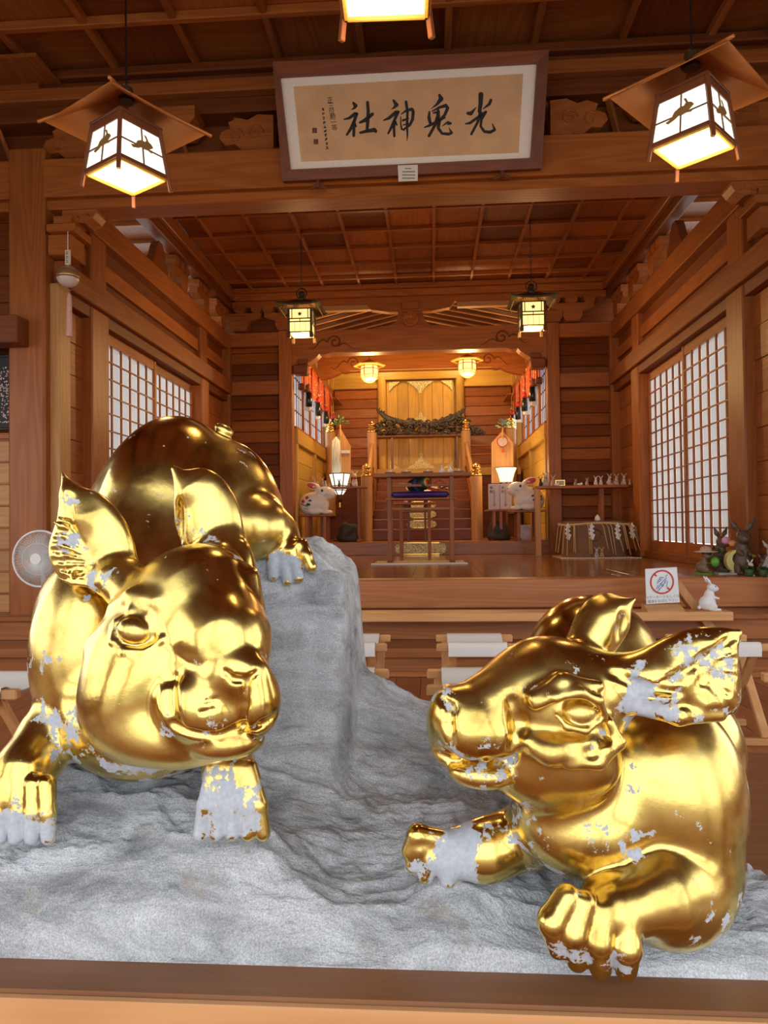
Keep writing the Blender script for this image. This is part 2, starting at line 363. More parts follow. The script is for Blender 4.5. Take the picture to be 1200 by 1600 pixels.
for x in (-2.55, 2.42, -1.9, 1.66):
    put('bearing_block', MB().prism([(-.09, 0), (.09, 0), (.15, .07), (.15, .16), (-.15, .16), (-.15, .07)], 5.22, 5.46, lambda a, b, t: (x+a, t, 4.05+b)), W('x', 'main'), fb)
# corbels under the beam beside the pillars
for x, f in ((-2.90, 1), (2.56, -1)):
    m = MB(); m.box((x, 5.2, 3.10), (x+f*.19, 5.42, 3.26), .01); m.box((x+f*.02, 5.15, 3.26), (x+f*.24, 5.43, 3.32), .006); m.box((x+f*.05, 5.2, 3.32), (x+f*.19, 5.42, 3.40), .006)
    put('corbel', m, W('x', 'main'), fb)
    m = MB().prism([(0, 0), (.06, -.03), (.12, .0), (.18, -.01), (.24, .03), (.27, .07), (.27, .10), (0, .10)][::f], 5.24, 5.4, lambda a, b, t: (x+f*(a+.10), t, 3.36+b))
    for q in ((.12, .03, .025), (.2, .045, .022)): m.tube([(x+f*(.1+q[0])+s_[0], 5.238, 3.36+q[1]+s_[1]) for s_ in scroll(0, 0, q[2])], .006, 5)
    put('carved_arm', m, W('x', 'main'), fb)
# hall ceiling
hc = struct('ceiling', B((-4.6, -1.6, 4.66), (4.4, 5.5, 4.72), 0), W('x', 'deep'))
xs = [-4.345+.645*k for k in range(14)]; ys = [5.43-.6*k for k in range(12)]
for x in xs: piece('rib', (x-.026, -1.6, 4.575), (x+.026, 5.4, 4.64), W('y', 'main'), hc, .006)
for y in ys: piece('rib', (-4.5, y-.026, 4.57), (4.3, y+.026, 4.635), W('x', 'main'), hc, .006)
for i in range(13):
    for j in range(11): piece('panel', (xs[i]+.002, ys[j+1]+.002, 4.638), (xs[i+1]-.002, ys[j]-.002, 4.652), W('xy'[(i+j) % 2], 'main' if (i*7+j*3) % 3 else 'deep'), hc, 0)
# stage-room ceiling
ic = struct('ceiling_1', B((XL-.1, 5.45, 4.42), (XR+.1, 10.3, 4.47), 0), W('x', 'deep'))
xs = [-2.74]+[-1.971-.511+.511*k for k in range(10)]+[2.40]; ys = [10.0-.51*k for k in range(1, 10)]
for x in xs[1:-1]: piece('rib', (x-.018, 5.45, 4.345), (x+.018, 9.97, 4.39), W('y', 'main'), ic, .004)
for y in ys: piece('rib', (-2.8, y-.018, 4.34), (2.45, y+.018, 4.385), W('x', 'main'), ic, .004)
ys = [9.97]+ys
for i in range(len(xs)-1):
    for j in range(len(ys)-1): piece('panel', (xs[i]+.001, ys[j+1]+.001, 4.385), (xs[i+1]-.001, ys[j]-.001, 4.40), W('xy'[(i+j) % 2], 'main' if (i*5+j*3) % 4 else 'deep'), ic, 0)
for X, s in ((XL, 1), (XR, -1)):
    piece('edge_beam', (X-s*.02, 5.45, 4.12), (X+s*.12, 10, 4.36), W('y', 'deep'), ic, .012)
    piece('edge_moulding', (X+s*.12, 5.45, 4.22), (X+s*.18, 10, 4.37), W('y', 'main'), ic, .008)
for z0, z1, y0 in ((4.13, 4.22, 9.90), (4.22, 4.31, 9.84), (4.31, 4.375, 9.78)):
    piece('cornice', (XL+.12, y0, z0), (XR-.12, 10.0, z1), W('x', 'main'), ic, .008)
# far wall of the stage room, around the wide opening
wb = hold('wall_back')
for x0, x1, px0, px1 in ((XL+.05, -2.13, -2.13, -1.945), (1.795, XR-.05, 1.628, 1.795)):
    piece('post', (px0, 9.90, ZS), (px1, 10.08, 3.79), W('z', 'main'), wb, .008)
    for z0, z1 in ((3.585, 3.78), (2.89, 3.085)): piece('beam', (x0, 9.93, z0), (x1, 10.05, z1), W('x', 'main'), wb, .006)
    z = ZS
    while z < 3.56:
        if not 2.86 < z < 3.06:
            z1 = min(z+.158, 2.89 if z < 2.89 else 3.585); put('board', MB().prism([(10.02, z), (10.02-.012, z+.01), (10.02+.02, z1-.004), (10.06, z1-.004), (10.06, z)], x0, x1, lambda a, b, t: (t, a, b)), W('x', 'deep' if random.random() < .6 else 'main'), wb)
        z += .1625
    piece('backing', (x0-.6*(x0 < -2), 10.06, ZS-.1), (x1+.6*(x1 > 2), 10.12, 4.7), W('x', 'deep'), wb, 0)
    for kb, bxx in enumerate(((x0+x1)/2-.18, (px0+px1)/2)):
        m = MB(); m.prism([(-.09, 0), (.09, 0), (.13, .07), (.13, .15), (-.13, .15), (-.13, .07)], 9.86+kb*.013, 10.0, lambda a, b, t: (bxx+a, t, 3.79+b))
        m.prism([(-.13, 0), (.13, 0), (.3, .06), (.3, .12), (-.3, .12), (-.3, .06)], 9.90+kb*.013, 10.0, lambda a, b, t: (bxx+a, t, 3.931+b))
        for e in (-.24, 0, .24): m.prism([(-.05, 0), (.05, 0), (.075, .03), (.075, .08), (-.075, .08), (-.075, .03)], 9.88+kb*.013, 10.0, lambda a, b, t: (bxx+e+a, t, 4.052+b))
        put('bracket', m, W('x', 'main'), wb)
# curved tie beam with carved ends
def tie(x0, x1, zt, zb, drop, y0, y1, name, parent, tone='main'):
    L_ = x1-x0; P = [(x0, zt), (x1, zt), (x1, zb-drop)]
    P += [(x1-.12, zb-drop*.95), (x1-.22, zb-drop*.75), (x1-.30, zb-drop*.45), (x1-.36, zb-drop*.2), (x1-.40, zb+.01), (x1-.48, zb-.005), (x1-.55, zb+.015)]
    P += [(x0+.55, zb+.015), (x0+.48, zb-.005), (x0+.40, zb+.01), (x0+.36, zb-drop*.2), (x0+.30, zb-drop*.45), (x0+.22, zb-drop*.75), (x0+.12, zb-drop*.95), (x0, zb-drop)]
    o = put(name, MB().prism(P, y0, y1, lambda a, b, t: (a, t, b)), W('x', tone), parent)
    m = MB().box((x0+.55, y0-.012, zb+.012), (x1-.55, y0+.01, zb+.03), .003); put('edge_bead', m, W('x', 'pale'), o)
    m = MB()
    for xx, f in ((x0+.62, -1), (x1-.62, 1)):
        zc = (zt+zb)/2
        m.tube([(xx+q[0], y0-.004, zc+q[1]) for q in scroll(0, 0, .10, flip=f)], .011, 6)
        m.tube([(xx+f*(.10+.28*t), y0-.004, zc+.05*math.sin(t*6)-.05*t) for t in [i/12 for i in range(13)]], [.012*(1-i/16) for i in range(13)], 6)
        m.tube([(xx-f*(.05+.25*t), y0-.004, zc-.06+.04*math.sin(t*5)) for t in [i/10 for i in range(11)]], [.010*(1-i/13) for i in range(11)], 6)
    put('vine_carving', m, W('x', 'deep'), o)
    return o
tb = tie(-1.95, 1.63, 3.78, 3.44, .17, 9.93, 10.13, 'tie_beam', wb)
for x, f in ((-1.945, 1), (1.63, -1)):
    m = MB(); m.box((x+f*.02, 9.86, 3.16), (x+f*.23, 10.06, 3.30), .02); m.box((x+f*.09, 9.88, 3.30), (x+f*.24, 10.05, 3.37), .008); put('corbel', m, W('x', 'deep'), wb)
# frog-leg strut with a round crest, and the bracket beam above it
FL = [(-.54, 0), (-.40, .03), (-.28, .02), (-.2, .10), (-.17, .22), (-.10, .28), (.10, .28), (.17, .22), (.2, .10), (.28, .02), (.40, .03), (.54, 0), (.3, -.01), (-.3, -.01)]
fs_ = put('frog_leg_strut', MB().prism([(a, b) for a, b in FL], 9.94, 10.04, lambda a, b, t: (XC-.08+a, t, 3.79+b)), W('x', 'main'), wb)
m = MB().cyl((XC-.08, 9.90, 3.90), (XC-.08, 9.95, 3.90), .105, n=24); m.tube([(XC-.08+.075*math.cos(a), 9.898, 3.90+.075*math.sin(a)) for a in [i*PI/12 for i in range(24)]], .008, 5, closed=True)
for k in range(3): m.ell((XC-.08+.035*math.cos(k*2.1+1.57), 9.898, 3.90+.035*math.sin(k*2.1+1.57)), (.024, .008, .024), 8)
put('crest', m, W('x', 'main'), fs_)
m = MB(); m.box((-1.75, 9.93, 4.06), (-.72, 10.03, 4.13), .004); m.box((.40, 9.93, 4.06), (1.45, 10.03, 4.13), .004)
put('bracket_beam', m, W('x', 'pale'), wb)
m = MB().prism([(-.62, .12), (-.55, .04), (-.3, .0), (.3, .0), (.55, .04), (.62, .12)], 9.92, 10.04, lambda a, b, t: (XC-.08+a, t, 4.01+b)); m.box((XC-.2, 9.88, 4.04), (XC+.04, 10.0, 4.14), .006)
put('bracket_arm', m, W('x', 'main'), wb)
# lean roof with rafters behind the strut
rf = struct('ceiling_2', MB().prism([(-1.95, 4.02), (XC, 4.44), (1.63, 4.02), (1.63, 4.06), (XC, 4.48), (-1.95, 4.06)], 10.1, 12.1, lambda a, b, t: (a, t, b)), plain('dark_roof_board', (.07, .02, .008), .7))  # roof boards in one plain dark maroon, darker than the rafters
for k in range(7):
    y = 10.22+.27*k
    for f, xe in ((-1, -1.95), (1, 1.63)): put('rafter', MB().beam((xe, y, 3.97-.0*k), (XC, y, 4.38), .026, .022), W('x', 'pale'), rf)
piece('roof_skin', (XL-.2, 10.05, 4.60), (XR+.2, 12.2, 4.66), W('x', 'deep'), rf, 0)
piece('gable_board', (-1.95, 12.1, 3.9), (1.63, 12.14, 4.6), W('x', 'deep'), rf, 0)
# altar platform, alcove walls with windows
pf = struct('altar_platform', B((-1.945, 10.0, ZS), (1.63, 14.2, ZA-.02), 0), W('x', 'stagef'))
piece('front_board', (-1.945, 9.97, ZS), (1.63, 10.0, ZA), W('x', 'stagef'), pf, .006)
for i in range(16): piece('floor_board', (-1.945+i*.2235, 10.0, ZA-.02), (-1.945+(i+1)*.2235-.002, 14.0, ZA), W('y', 'stagef'), pf, .001)
M_GLASSP = paper('milk_glass', (.86, .9, .95), .85)
def alc_wall(name, X, sgn, n0):
    w_ = hold(name)
    def bx(n, y0, y1, z0, z1, d0, d1, mat, c=.004, par=None): return piece(n, (X+sgn*d0, y0, z0), (X+sgn*d1, y1, z1), mat, par or w_, c)
    bx('beam', 10.1, 13.4, 2.21, 2.42, -.06, .05, W('y', 'gold'), .006); bx('beam', 10.1, 14.0, 3.50, 3.70, -.06, .05, W('y', 'main'), .006)
    bx('board', 10.1, 14, 3.70, 3.95, -.05, 0, W('y', 'main')); bx('board', 10.1, 14, 3.95, 4.2, -.05, -.01, W('y', 'main'))
    for y0, y1 in ((10.10, 10.18), (11.7, 11.82), (13.3, 13.46)): bx('post', y0, y1, ZA, 3.95 if y0 > 13 else 2.21, -.05, .04, W('z', 'gold'), .004)
    for y0, y1 in ((10.18, 11.7), (11.82, 13.3)):
        for k in range(6): bx('board', y0, y1, ZA+k*.24, ZA+k*.24+.236, -.04, -.01, W('y', 'gold'), .003)
    for k in range(16): bx('board', 13.46, 14.0, ZA+k*.2, ZA+k*.2+.196, -.04, -.01, W('y', 'gold'), .003)
    bx('outer_skin', 10.1, 14.1, ZS-.1, 2.42, -.07, -.05, W('y', 'deep'), 0); bx('outer_skin', 10.1, 14.1, 3.45, 4.7, -.07, -.05, W('y', 'deep'), 0); bx('outer_skin', 13.3, 14.1, 2.3, 3.6, -.07, -.05, W('y', 'deep'), 0); bx('post', 13.9, 14.0, ZA, 4.0, -.05, .05, W('z', 'gold')); bx('shelf', 13.2, 14.0, 3.40, 3.43, 0, .22, W('y', 'main'))
    wn = hold('window_%d' % n0)
    def q(n, a0, a1, z0, z1, mat, e0, e1, c=.002): return piece(n, (X+sgn*e0, a0, z0), (X+sgn*e1, a1, z1), mat, wn, c)
    q('rail', 10.18, 13.3, 2.42, 2.47, W('y', 'main'), -.03, .02); q('rail', 10.18, 13.3, 3.42, 3.50, W('y', 'main'), -.03, .02)
    for k in range(5):
        y0 = 10.18+k*.624
        if k: q('stile', y0-.03, y0+.03, 2.47, 3.42, W('z', 'main'), -.03, .02)
        if k < 4:
            for j in range(4):
                for i in range(2): q('pane', y0+.03+i*.282, y0+.03+(i+1)*.282-.006, 2.47+j*.2375, 2.47+(j+1)*.2375-.006, M_GLASSP, -.026, -.020, 0)
            for j in range(1, 4): q('muntin', y0+.03, y0+.594, 2.47+j*.2375-.009, 2.47+j*.2375+.003, M_STRAP, -.02, -.005, 0)
            for i in range(1, 4): q('muntin', y0+.03+i*.141-.006, y0+.03+i*.141, 2.47, 3.42, M_STRAP, -.02, -.008, 0)
    return w_
alc_wall('wall_1', -1.95, 1, 5); alc_wall('wall_2', 1.65, -1, 6)
tie(-1.9, 1.6, 3.92, 3.62, .10, 11.95, 12.1, 'tie_beam', wb, 'main')
# inner sanctum: back wall, deck, doors
sw = struct('wall_3', B((-2.0, 14.04, ZA), (1.7, 14.1, 4.7), 0), W('x', 'gold'))
for x0, x1 in ((-1.90, -1.02), (.68, 1.60)):
    z = 2.0; k = 0
    while z < 3.72:
        piece('board', (x0, 13.98, z), (x1, 14.04, z+.186), W('x', 'main' if k % 3 else 'stagef'), sw, .012); z += .19; k += 1
    piece('beam', (x0-.05, 13.94, 3.72), (x1+.05, 14.04, 3.92), W('x', 'gold'), sw, .006); piece('beam', (x0-.05, 13.96, 3.92), (x1+.05, 14.04, 4.5), W('x', 'gold'), sw, .006)
piece('ceiling_board', (-2.0, 12.1, 4.55), (1.7, 14.1, 4.6), W('x', 'gold'), sw, 0)
for x in (-.94, .59): put('round_post', MB().cyl((x, 13.92, 2.0), (x, 13.92, 3.92), .085, n=20), W('z', 'gold'), sw)
piece('lintel', (-1.05, 13.86, 3.87), (.70, 14.0, 4.02), W('x', 'gold'), sw, .006); piece('lintel', (-1.0, 13.9, 4.02), (.66, 14.0, 4.5), W('x', 'gold'), sw, .006)
dk = struct('sanctum_deck', B((-1.92, 12.9, 1.90), (1.62, 14.0, 2.04), .006), W('x', 'gold'))
piece('deck_front', (-1.92, 12.93, ZA), (1.62, 12.97, 1.90), W('x', 'deep'), dk, 0)
for z in (2.28, 2.44):
    for x0, x1 in ((-1.90, -1.09), (.69, 1.52)): put('deck_rail', MB().cyl((x0, 12.95, z), (x1, 12.95, z), .024, n=10), W('x', 'main'), dk)
def giboshi(x, y, z, s=1.0):
    pr = [(.078, 0), (.084, .02), (.084, .06), (.062, .075), (.056, .09), (.075, .10), (.078, .115), (.05, .13), (.044, .15), (.066, .175), (.070, .20), (.055, .235), (.022, .265), (.006, .29)]
    return MB().lathe([(r*s, h*s*.75) for r, h in pr], (x, y, z), 16)
for nm, x, y, z0, z1 in (('newel_post', -1.0, 11.0, ZA, 1.77), ('newel_post', .70, 11.0, ZA, 1.75), ('newel_post', -1.06, 12.87, 1.2, 2.70), ('newel_post', .64, 12.87, 1.2, 2.70), ('newel_post', -1.82, 12.87, 1.2, 2.72), ('newel_post', 1.45, 12.87, 1.2, 2.72)):
    p = put(nm, MB().cyl((x, y, z0), (x, y, z1), .088, n=20), W('z', 'pale'), None if False else dk); put('brass_cap', giboshi(x, y, z1), M_BRASS, p)
for x0, x1 in ((-1.0, -1.06), (.70, .64)):
    put('stair_rail', MB().cyl((x0, 11.03, 1.52), (x1, 12.85, 2.5), .036, n=12), W('y', 'pale'), dk)
    put('stair_rail', MB().cyl((x0, 11.03, 1.25), (x1, 12.85, 2.25), .026, n=12), W('y', 'pale'), dk)
    put('stringer', MB().beam((x0+.0, 11.0, 1.0), (x1, 12.9, 2.0), .07, .22), W('y', 'main'), dk)
sr = struct('altar_stairs', B((-.93, 12.4, ZA), (.63, 12.9, 1.7), 0), W('x', 'deep'))
for k in range(7):
    piece('step', (-.94, 11.02+.265*k, ZA+.16*k), (.64, 12.93, ZA+.16*(k+1)+.02), W('x', 'deep'), sr, .012)
# outer hall: lattice door, beam end, board walls, openings out of frame
hw = hold('wall_front')
piece('board_wall', (-4.4, 5.42, 2.58), (-3.19, 5.46, 3.66), W('x', 'deep'), hw, 0)
for k in range(5): piece('board', (-4.4, 5.39, 2.60+k*.212), (-3.19, 5.42, 2.60+k*.212+.208), W('x', 'deep'), hw, .004)
piece('beam', (-4.4, 5.0, 2.385), (-3.02, 5.17, 2.59), W('x', 'deep'), hw, .006)
piece('board_wall', (-4.4, 5.45, 0), (-3.19, 5.5, 2.6), W('x', 'deep'), hw, 0)
d = hold('door_1')
piece('stile', (-3.25, 5.33, .16), (-3.19, 5.40, 2.385), W('z', 'main'), d); piece('rail', (-4.3, 5.31, .09), (-3.17, 5.42, .16), W('x', 'stagef'), d)
piece('stile', (-4.3, 5.33, .16), (-4.2, 5.40, 2.385), W('z', 'main'), d)
piece('rail', (-4.2, 5.34, 1.72), (-3.25, 5.385, 1.77), W('x', 'main'), d)
for k in range(9):
    piece('panel', (-4.2, 5.365, .17+k*.172), (-3.25, 5.38, .33+k*.172), W('x', 'pale'), d, .002); piece('muntin', (-4.2, 5.35, .33+k*.172), (-3.25, 5.37, .342+k*.172), W('x', 'main'), d, .001)
for k in range(4): piece('panel', (-4.2, 5.365, 1.78+k*.15), (-3.25, 5.38, 1.922+k*.15), W('x', 'main'), d, .003)
put('handle', MB().tube([(-3.215, 5.325, 1.14), (-3.215, 5.28, 1.13), (-3.215, 5.28, .93), (-3.215, 5.325, .92)], .012, 8), M_STRAP, d)
for nm, X in (('wall_west', -4.45), ('wall_east', 4.15)):
    w_ = hold(nm)
    for a, b, z0, z1 in ((-1.6, 5.5, 0, .5), (-1.6, 5.5, 2.7, 4.75), (-1.6, -1.3, .5, 2.7), (1.5, 1.75, .5, 2.7), (4.3, 5.5, .5, 2.7)):
        piece('board_wall', (X-.05, a, z0), (X+.05, b, z1), W('y', 'main'), w_, .004)
w_ = hold('wall_south')  # unseen entrance; posts and lintel added for dark shapes in the gold's reflections
for a, b, z0, z1 in ((-4.4, -4.0, 0, 4.75), (3.7, 4.1, 0, 4.75), (-4.0, 3.7, 3.45, 4.75)): piece('board_wall', (a, -1.7, z0), (b, -1.6, z1), W('x', 'main'), w_, .004)
for x in (-1.9, 1.7): piece('post', (x-.09, -1.72, 0), (x+.09, -1.55, 3.9), W('z', 'main'), w_, .01)
piece('closing_board', (XR+.1, 5.45, 0), (4.1, 5.5, 4.2), W('x', 'deep'), hw, 0)
# ------------------------------------------------------------------ signed-distance sculpting
class Sdf:
    def __init__(s, lo, hi, h):
        s.lo = np.array(lo, np.float32); s.h = h; s.n = np.ceil((np.array(hi)-s.lo)/h).astype(int)+1
        s.D = np.full(s.n, 1.0, np.float32)
    def _sub(s, c0, c1, pad):
        i0 = np.maximum(np.floor((c0-pad-s.lo)/s.h).astype(int), 0); i1 = np.minimum(np.ceil((c1+pad-s.lo)/s.h).astype(int)+1, s.n)
        if (i1 <= i0).any(): return None, None
        ax = [s.lo[k]+s.h*np.arange(i0[k], i1[k], dtype=np.float32) for k in range(3)]
        return tuple(slice(i0[k], i1[k]) for k in range(3)), ax
    def _mix(s, sl, d, k, op):
        A = s.D[sl]
        if op == 'u': h = np.maximum(k-np.abs(A-d), 0)/k; s.D[sl] = np.minimum(A, d)-h*h*k*.25
        else: d = -d; h = np.maximum(k-np.abs(A-d), 0)/k; s.D[sl] = np.maximum(A, d)+h*h*k*.25
    def ell(s, c, ax, r, k=.02, op='u'):
        c = np.asarray(c, np.float32); R = np.asarray(ax, np.float32); r = np.asarray(r, np.float32)
        e = np.sqrt(((R*r[:, None])**2).sum(0)); pad = k+.012
        sl, g = s._sub(c-e, c+e, pad)
        if sl is None: return
        X = g[0][:, None, None]-c[0]; Y = g[1][None, :, None]-c[1]; Z = g[2][None, None, :]-c[2]
        q = [(X*R[i, 0]+Y*R[i, 1]+Z*R[i, 2])/r[i] for i in range(3)]
        k0 = np.sqrt(q[0]**2+q[1]**2+q[2]**2); k1 = np.sqrt((q[0]/r[0])**2+(q[1]/r[1])**2+(q[2]/r[2])**2)+1e-6
        s._mix(sl, k0*(k0-1)/k1, k, op)
    def cone(s, a, b, ra, rb, k=.015, op='u'):
        a = np.asarray(a, np.float32); b = np.asarray(b, np.float32); m = max(ra, rb)
        sl, g = s._sub(np.minimum(a, b)-m, np.maximum(a, b)+m, k+.012)
        if sl is None: return
        X = g[0][:, None, None]-a[0]; Y = g[1][None, :, None]-a[1]; Z = g[2][None, None, :]-a[2]
        v = b-a; t = np.clip((X*v[0]+Y*v[1]+Z*v[2])/max(float(v@v), 1e-9), 0, 1)
        d = np.sqrt((X-t*v[0])**2+(Y-t*v[1])**2+(Z-t*v[2])**2)-(ra+(rb-ra)*t)
        s._mix(sl, d, k, op)
    def mesh(s):
        D = s.D; D[0] = D[-1] = 1; D[:, 0] = D[:, -1] = 1; D[:, :, 0] = D[:, :, -1] = 1
        I = D < 0; n = D.shape
        c = np.zeros((n[0]-1, n[1]-1, n[2]-1), np.int8)
        offs = [(i, j, k) for i in (0, 1) for j in (0, 1) for k in (0, 1)]
        for i, j, k in offs: c += I[i:n[0]-1+i, j:n[1]-1+j, k:n[2]-1+k]
        act = (c > 0) & (c < 8); idx = np.argwhere(act); ids = np.full(act.shape, -1, np.int32); ids[act] = np.arange(len(idx))
        val = np.stack([D[idx[:, 0]+i, idx[:, 1]+j, idx[:, 2]+k] for i, j, k in offs], 1)
        P = np.zeros((len(idx), 3), np.float32); cnt = np.zeros(len(idx), np.float32); O = np.array(offs, np.float32)
        for a in range(8):
            for b in range(a+1, 8):
                if np.abs(O[a]-O[b]).sum() != 1: continue
                da, db = val[:, a], val[:, b]; m = (da < 0) != (db < 0)
                t = np.where(m, da/np.where(m, da-db, 1), 0)
                P += np.where(m[:, None], O[a]+t[:, None]*(O[b]-O[a]), 0); cnt += m
        P = (P/cnt[:, None]+idx)*s.h+s.lo
        Q = []
        for ax in range(3):
            u, v = (ax+1) % 3, (ax+2) % 3
            A = [slice(None)]*3; Bs = [slice(None)]*3; A[ax] = slice(0, -1); Bs[ax] = slice(1, None)
            sgn = I[tuple(A)] != I[tuple(Bs)]; e = np.argwhere(sgn)
            e = e[(e[:, u] > 0) & (e[:, v] > 0) & (e[:, u] < n[u]-1) & (e[:, v] < n[v]-1)]
            ins = I[e[:, 0], e[:, 1], e[:, 2]]
            def cell(du, dv):
                f = e.copy(); f[:, u] -= du; f[:, v] -= dv; return ids[f[:, 0], f[:, 1], f[:, 2]]
            q = np.stack([cell(1, 1), cell(0, 1), cell(0, 0), cell(1, 0)], 1)
            q[~ins] = q[~ins][:, ::-1]; Q.append(q)
        Q = np.concatenate(Q)
        for lam in (.55, -.57, .55, -.57, .55, -.57):       # a light fairing of the surface
            A = np.zeros_like(P); c_ = np.zeros(len(P), np.float32)
            for a in range(4):
                i, j = Q[:, a], Q[:, (a+1) % 4]
                for k in range(3): A[:, k] += np.bincount(i, P[j, k], len(P)).astype(np.float32)
                c_ += np.bincount(i, minlength=len(P))
            P = P+lam*(A/np.maximum(c_, 1)[:, None]-P)
        return P, Q
class Px(Sdf):
    """an Sdf fed with shapes given by where the photograph shows them (pixel) and how far away they are (metres)"""
    def frame(s, ang, yaw=0.0):
        a = math.radians(ang); y = math.radians(yaw)
        f = _f*math.cos(y)+_r*math.sin(y); r = _r*math.cos(y)-_f*math.sin(y)
        return np.array([r*math.cos(a)+_u*math.sin(a), -r*math.sin(a)+_u*math.cos(a), f])
    def E(s, u, v, Y, rx, ry, rz, ang=0, yaw=0, k=18, op='u'):
        m = Y/F; s.ell(at(u, v, Y), s.frame(ang, yaw), (rx*m, ry*m, rz*m), k*m, op)
    def K(s, *pts, k=10, op='u'):
        for p, q in zip(pts[:-1], pts[1:]): s.cone(at(*p[:3]), at(*q[:3]), p[3]*p[2]/F, q[3]*q[2]/F, k*p[2]/F, op)
def _surf(s, u, v):
    d = ray(u, v)
    for Y in np.arange(.80, 1.9, s.h*.5):
        i = ((CAM+d*(Y/d[1])-s.lo)/s.h+.5).astype(int)
        if (i >= 0).all() and (i < s.n).all() and s.D[tuple(i)] < 0: return float(Y)
    return None
def _line(s, pts, off=0.0, k=8, op='s'):       # a groove or ridge laid on the surface found under each pixel
    P = [(u, v, _surf(s, u, v), r) for u, v, r in pts]; P = [(u, v, Y+off*Y/F, r) for u, v, Y, r in P if Y]
    if len(P) > 1: s.K(*P, k=k, op=op)
Px.surf = _surf; Px.line = _line
def vnoise(P, sc, seed=0, oct=4, rough=.5, ridged=False):
    P = np.asarray(P, np.float32)*sc; out = np.zeros(len(P), np.float32); amp = 1.0; tot = 0
    for o in range(oct):
        i = np.floor(P).astype(np.int64); f = (P-i).astype(np.float32); f = f*f*(3-2*f); v = 0
        for dx in (0, 1):
            for dy in (0, 1):
                for dz in (0, 1):
                    h = (i[:, 0]+dx)*374761393+(i[:, 1]+dy)*668265263+(i[:, 2]+dz)*2147483647+seed*1442695041
                    h = (h ^ (h >> 13))*1274126177; h = (h ^ (h >> 16)) & 0xffff
                    w_ = (f[:, 0] if dx else 1-f[:, 0])*(f[:, 1] if dy else 1-f[:, 1])*(f[:, 2] if dz else 1-f[:, 2])
                    v = v+w_*(h/32767.5-1)
        out += amp*(1-2*np.abs(v) if ridged else v); tot += amp; amp *= rough; P = P*2.03+17.1
    return out/tot
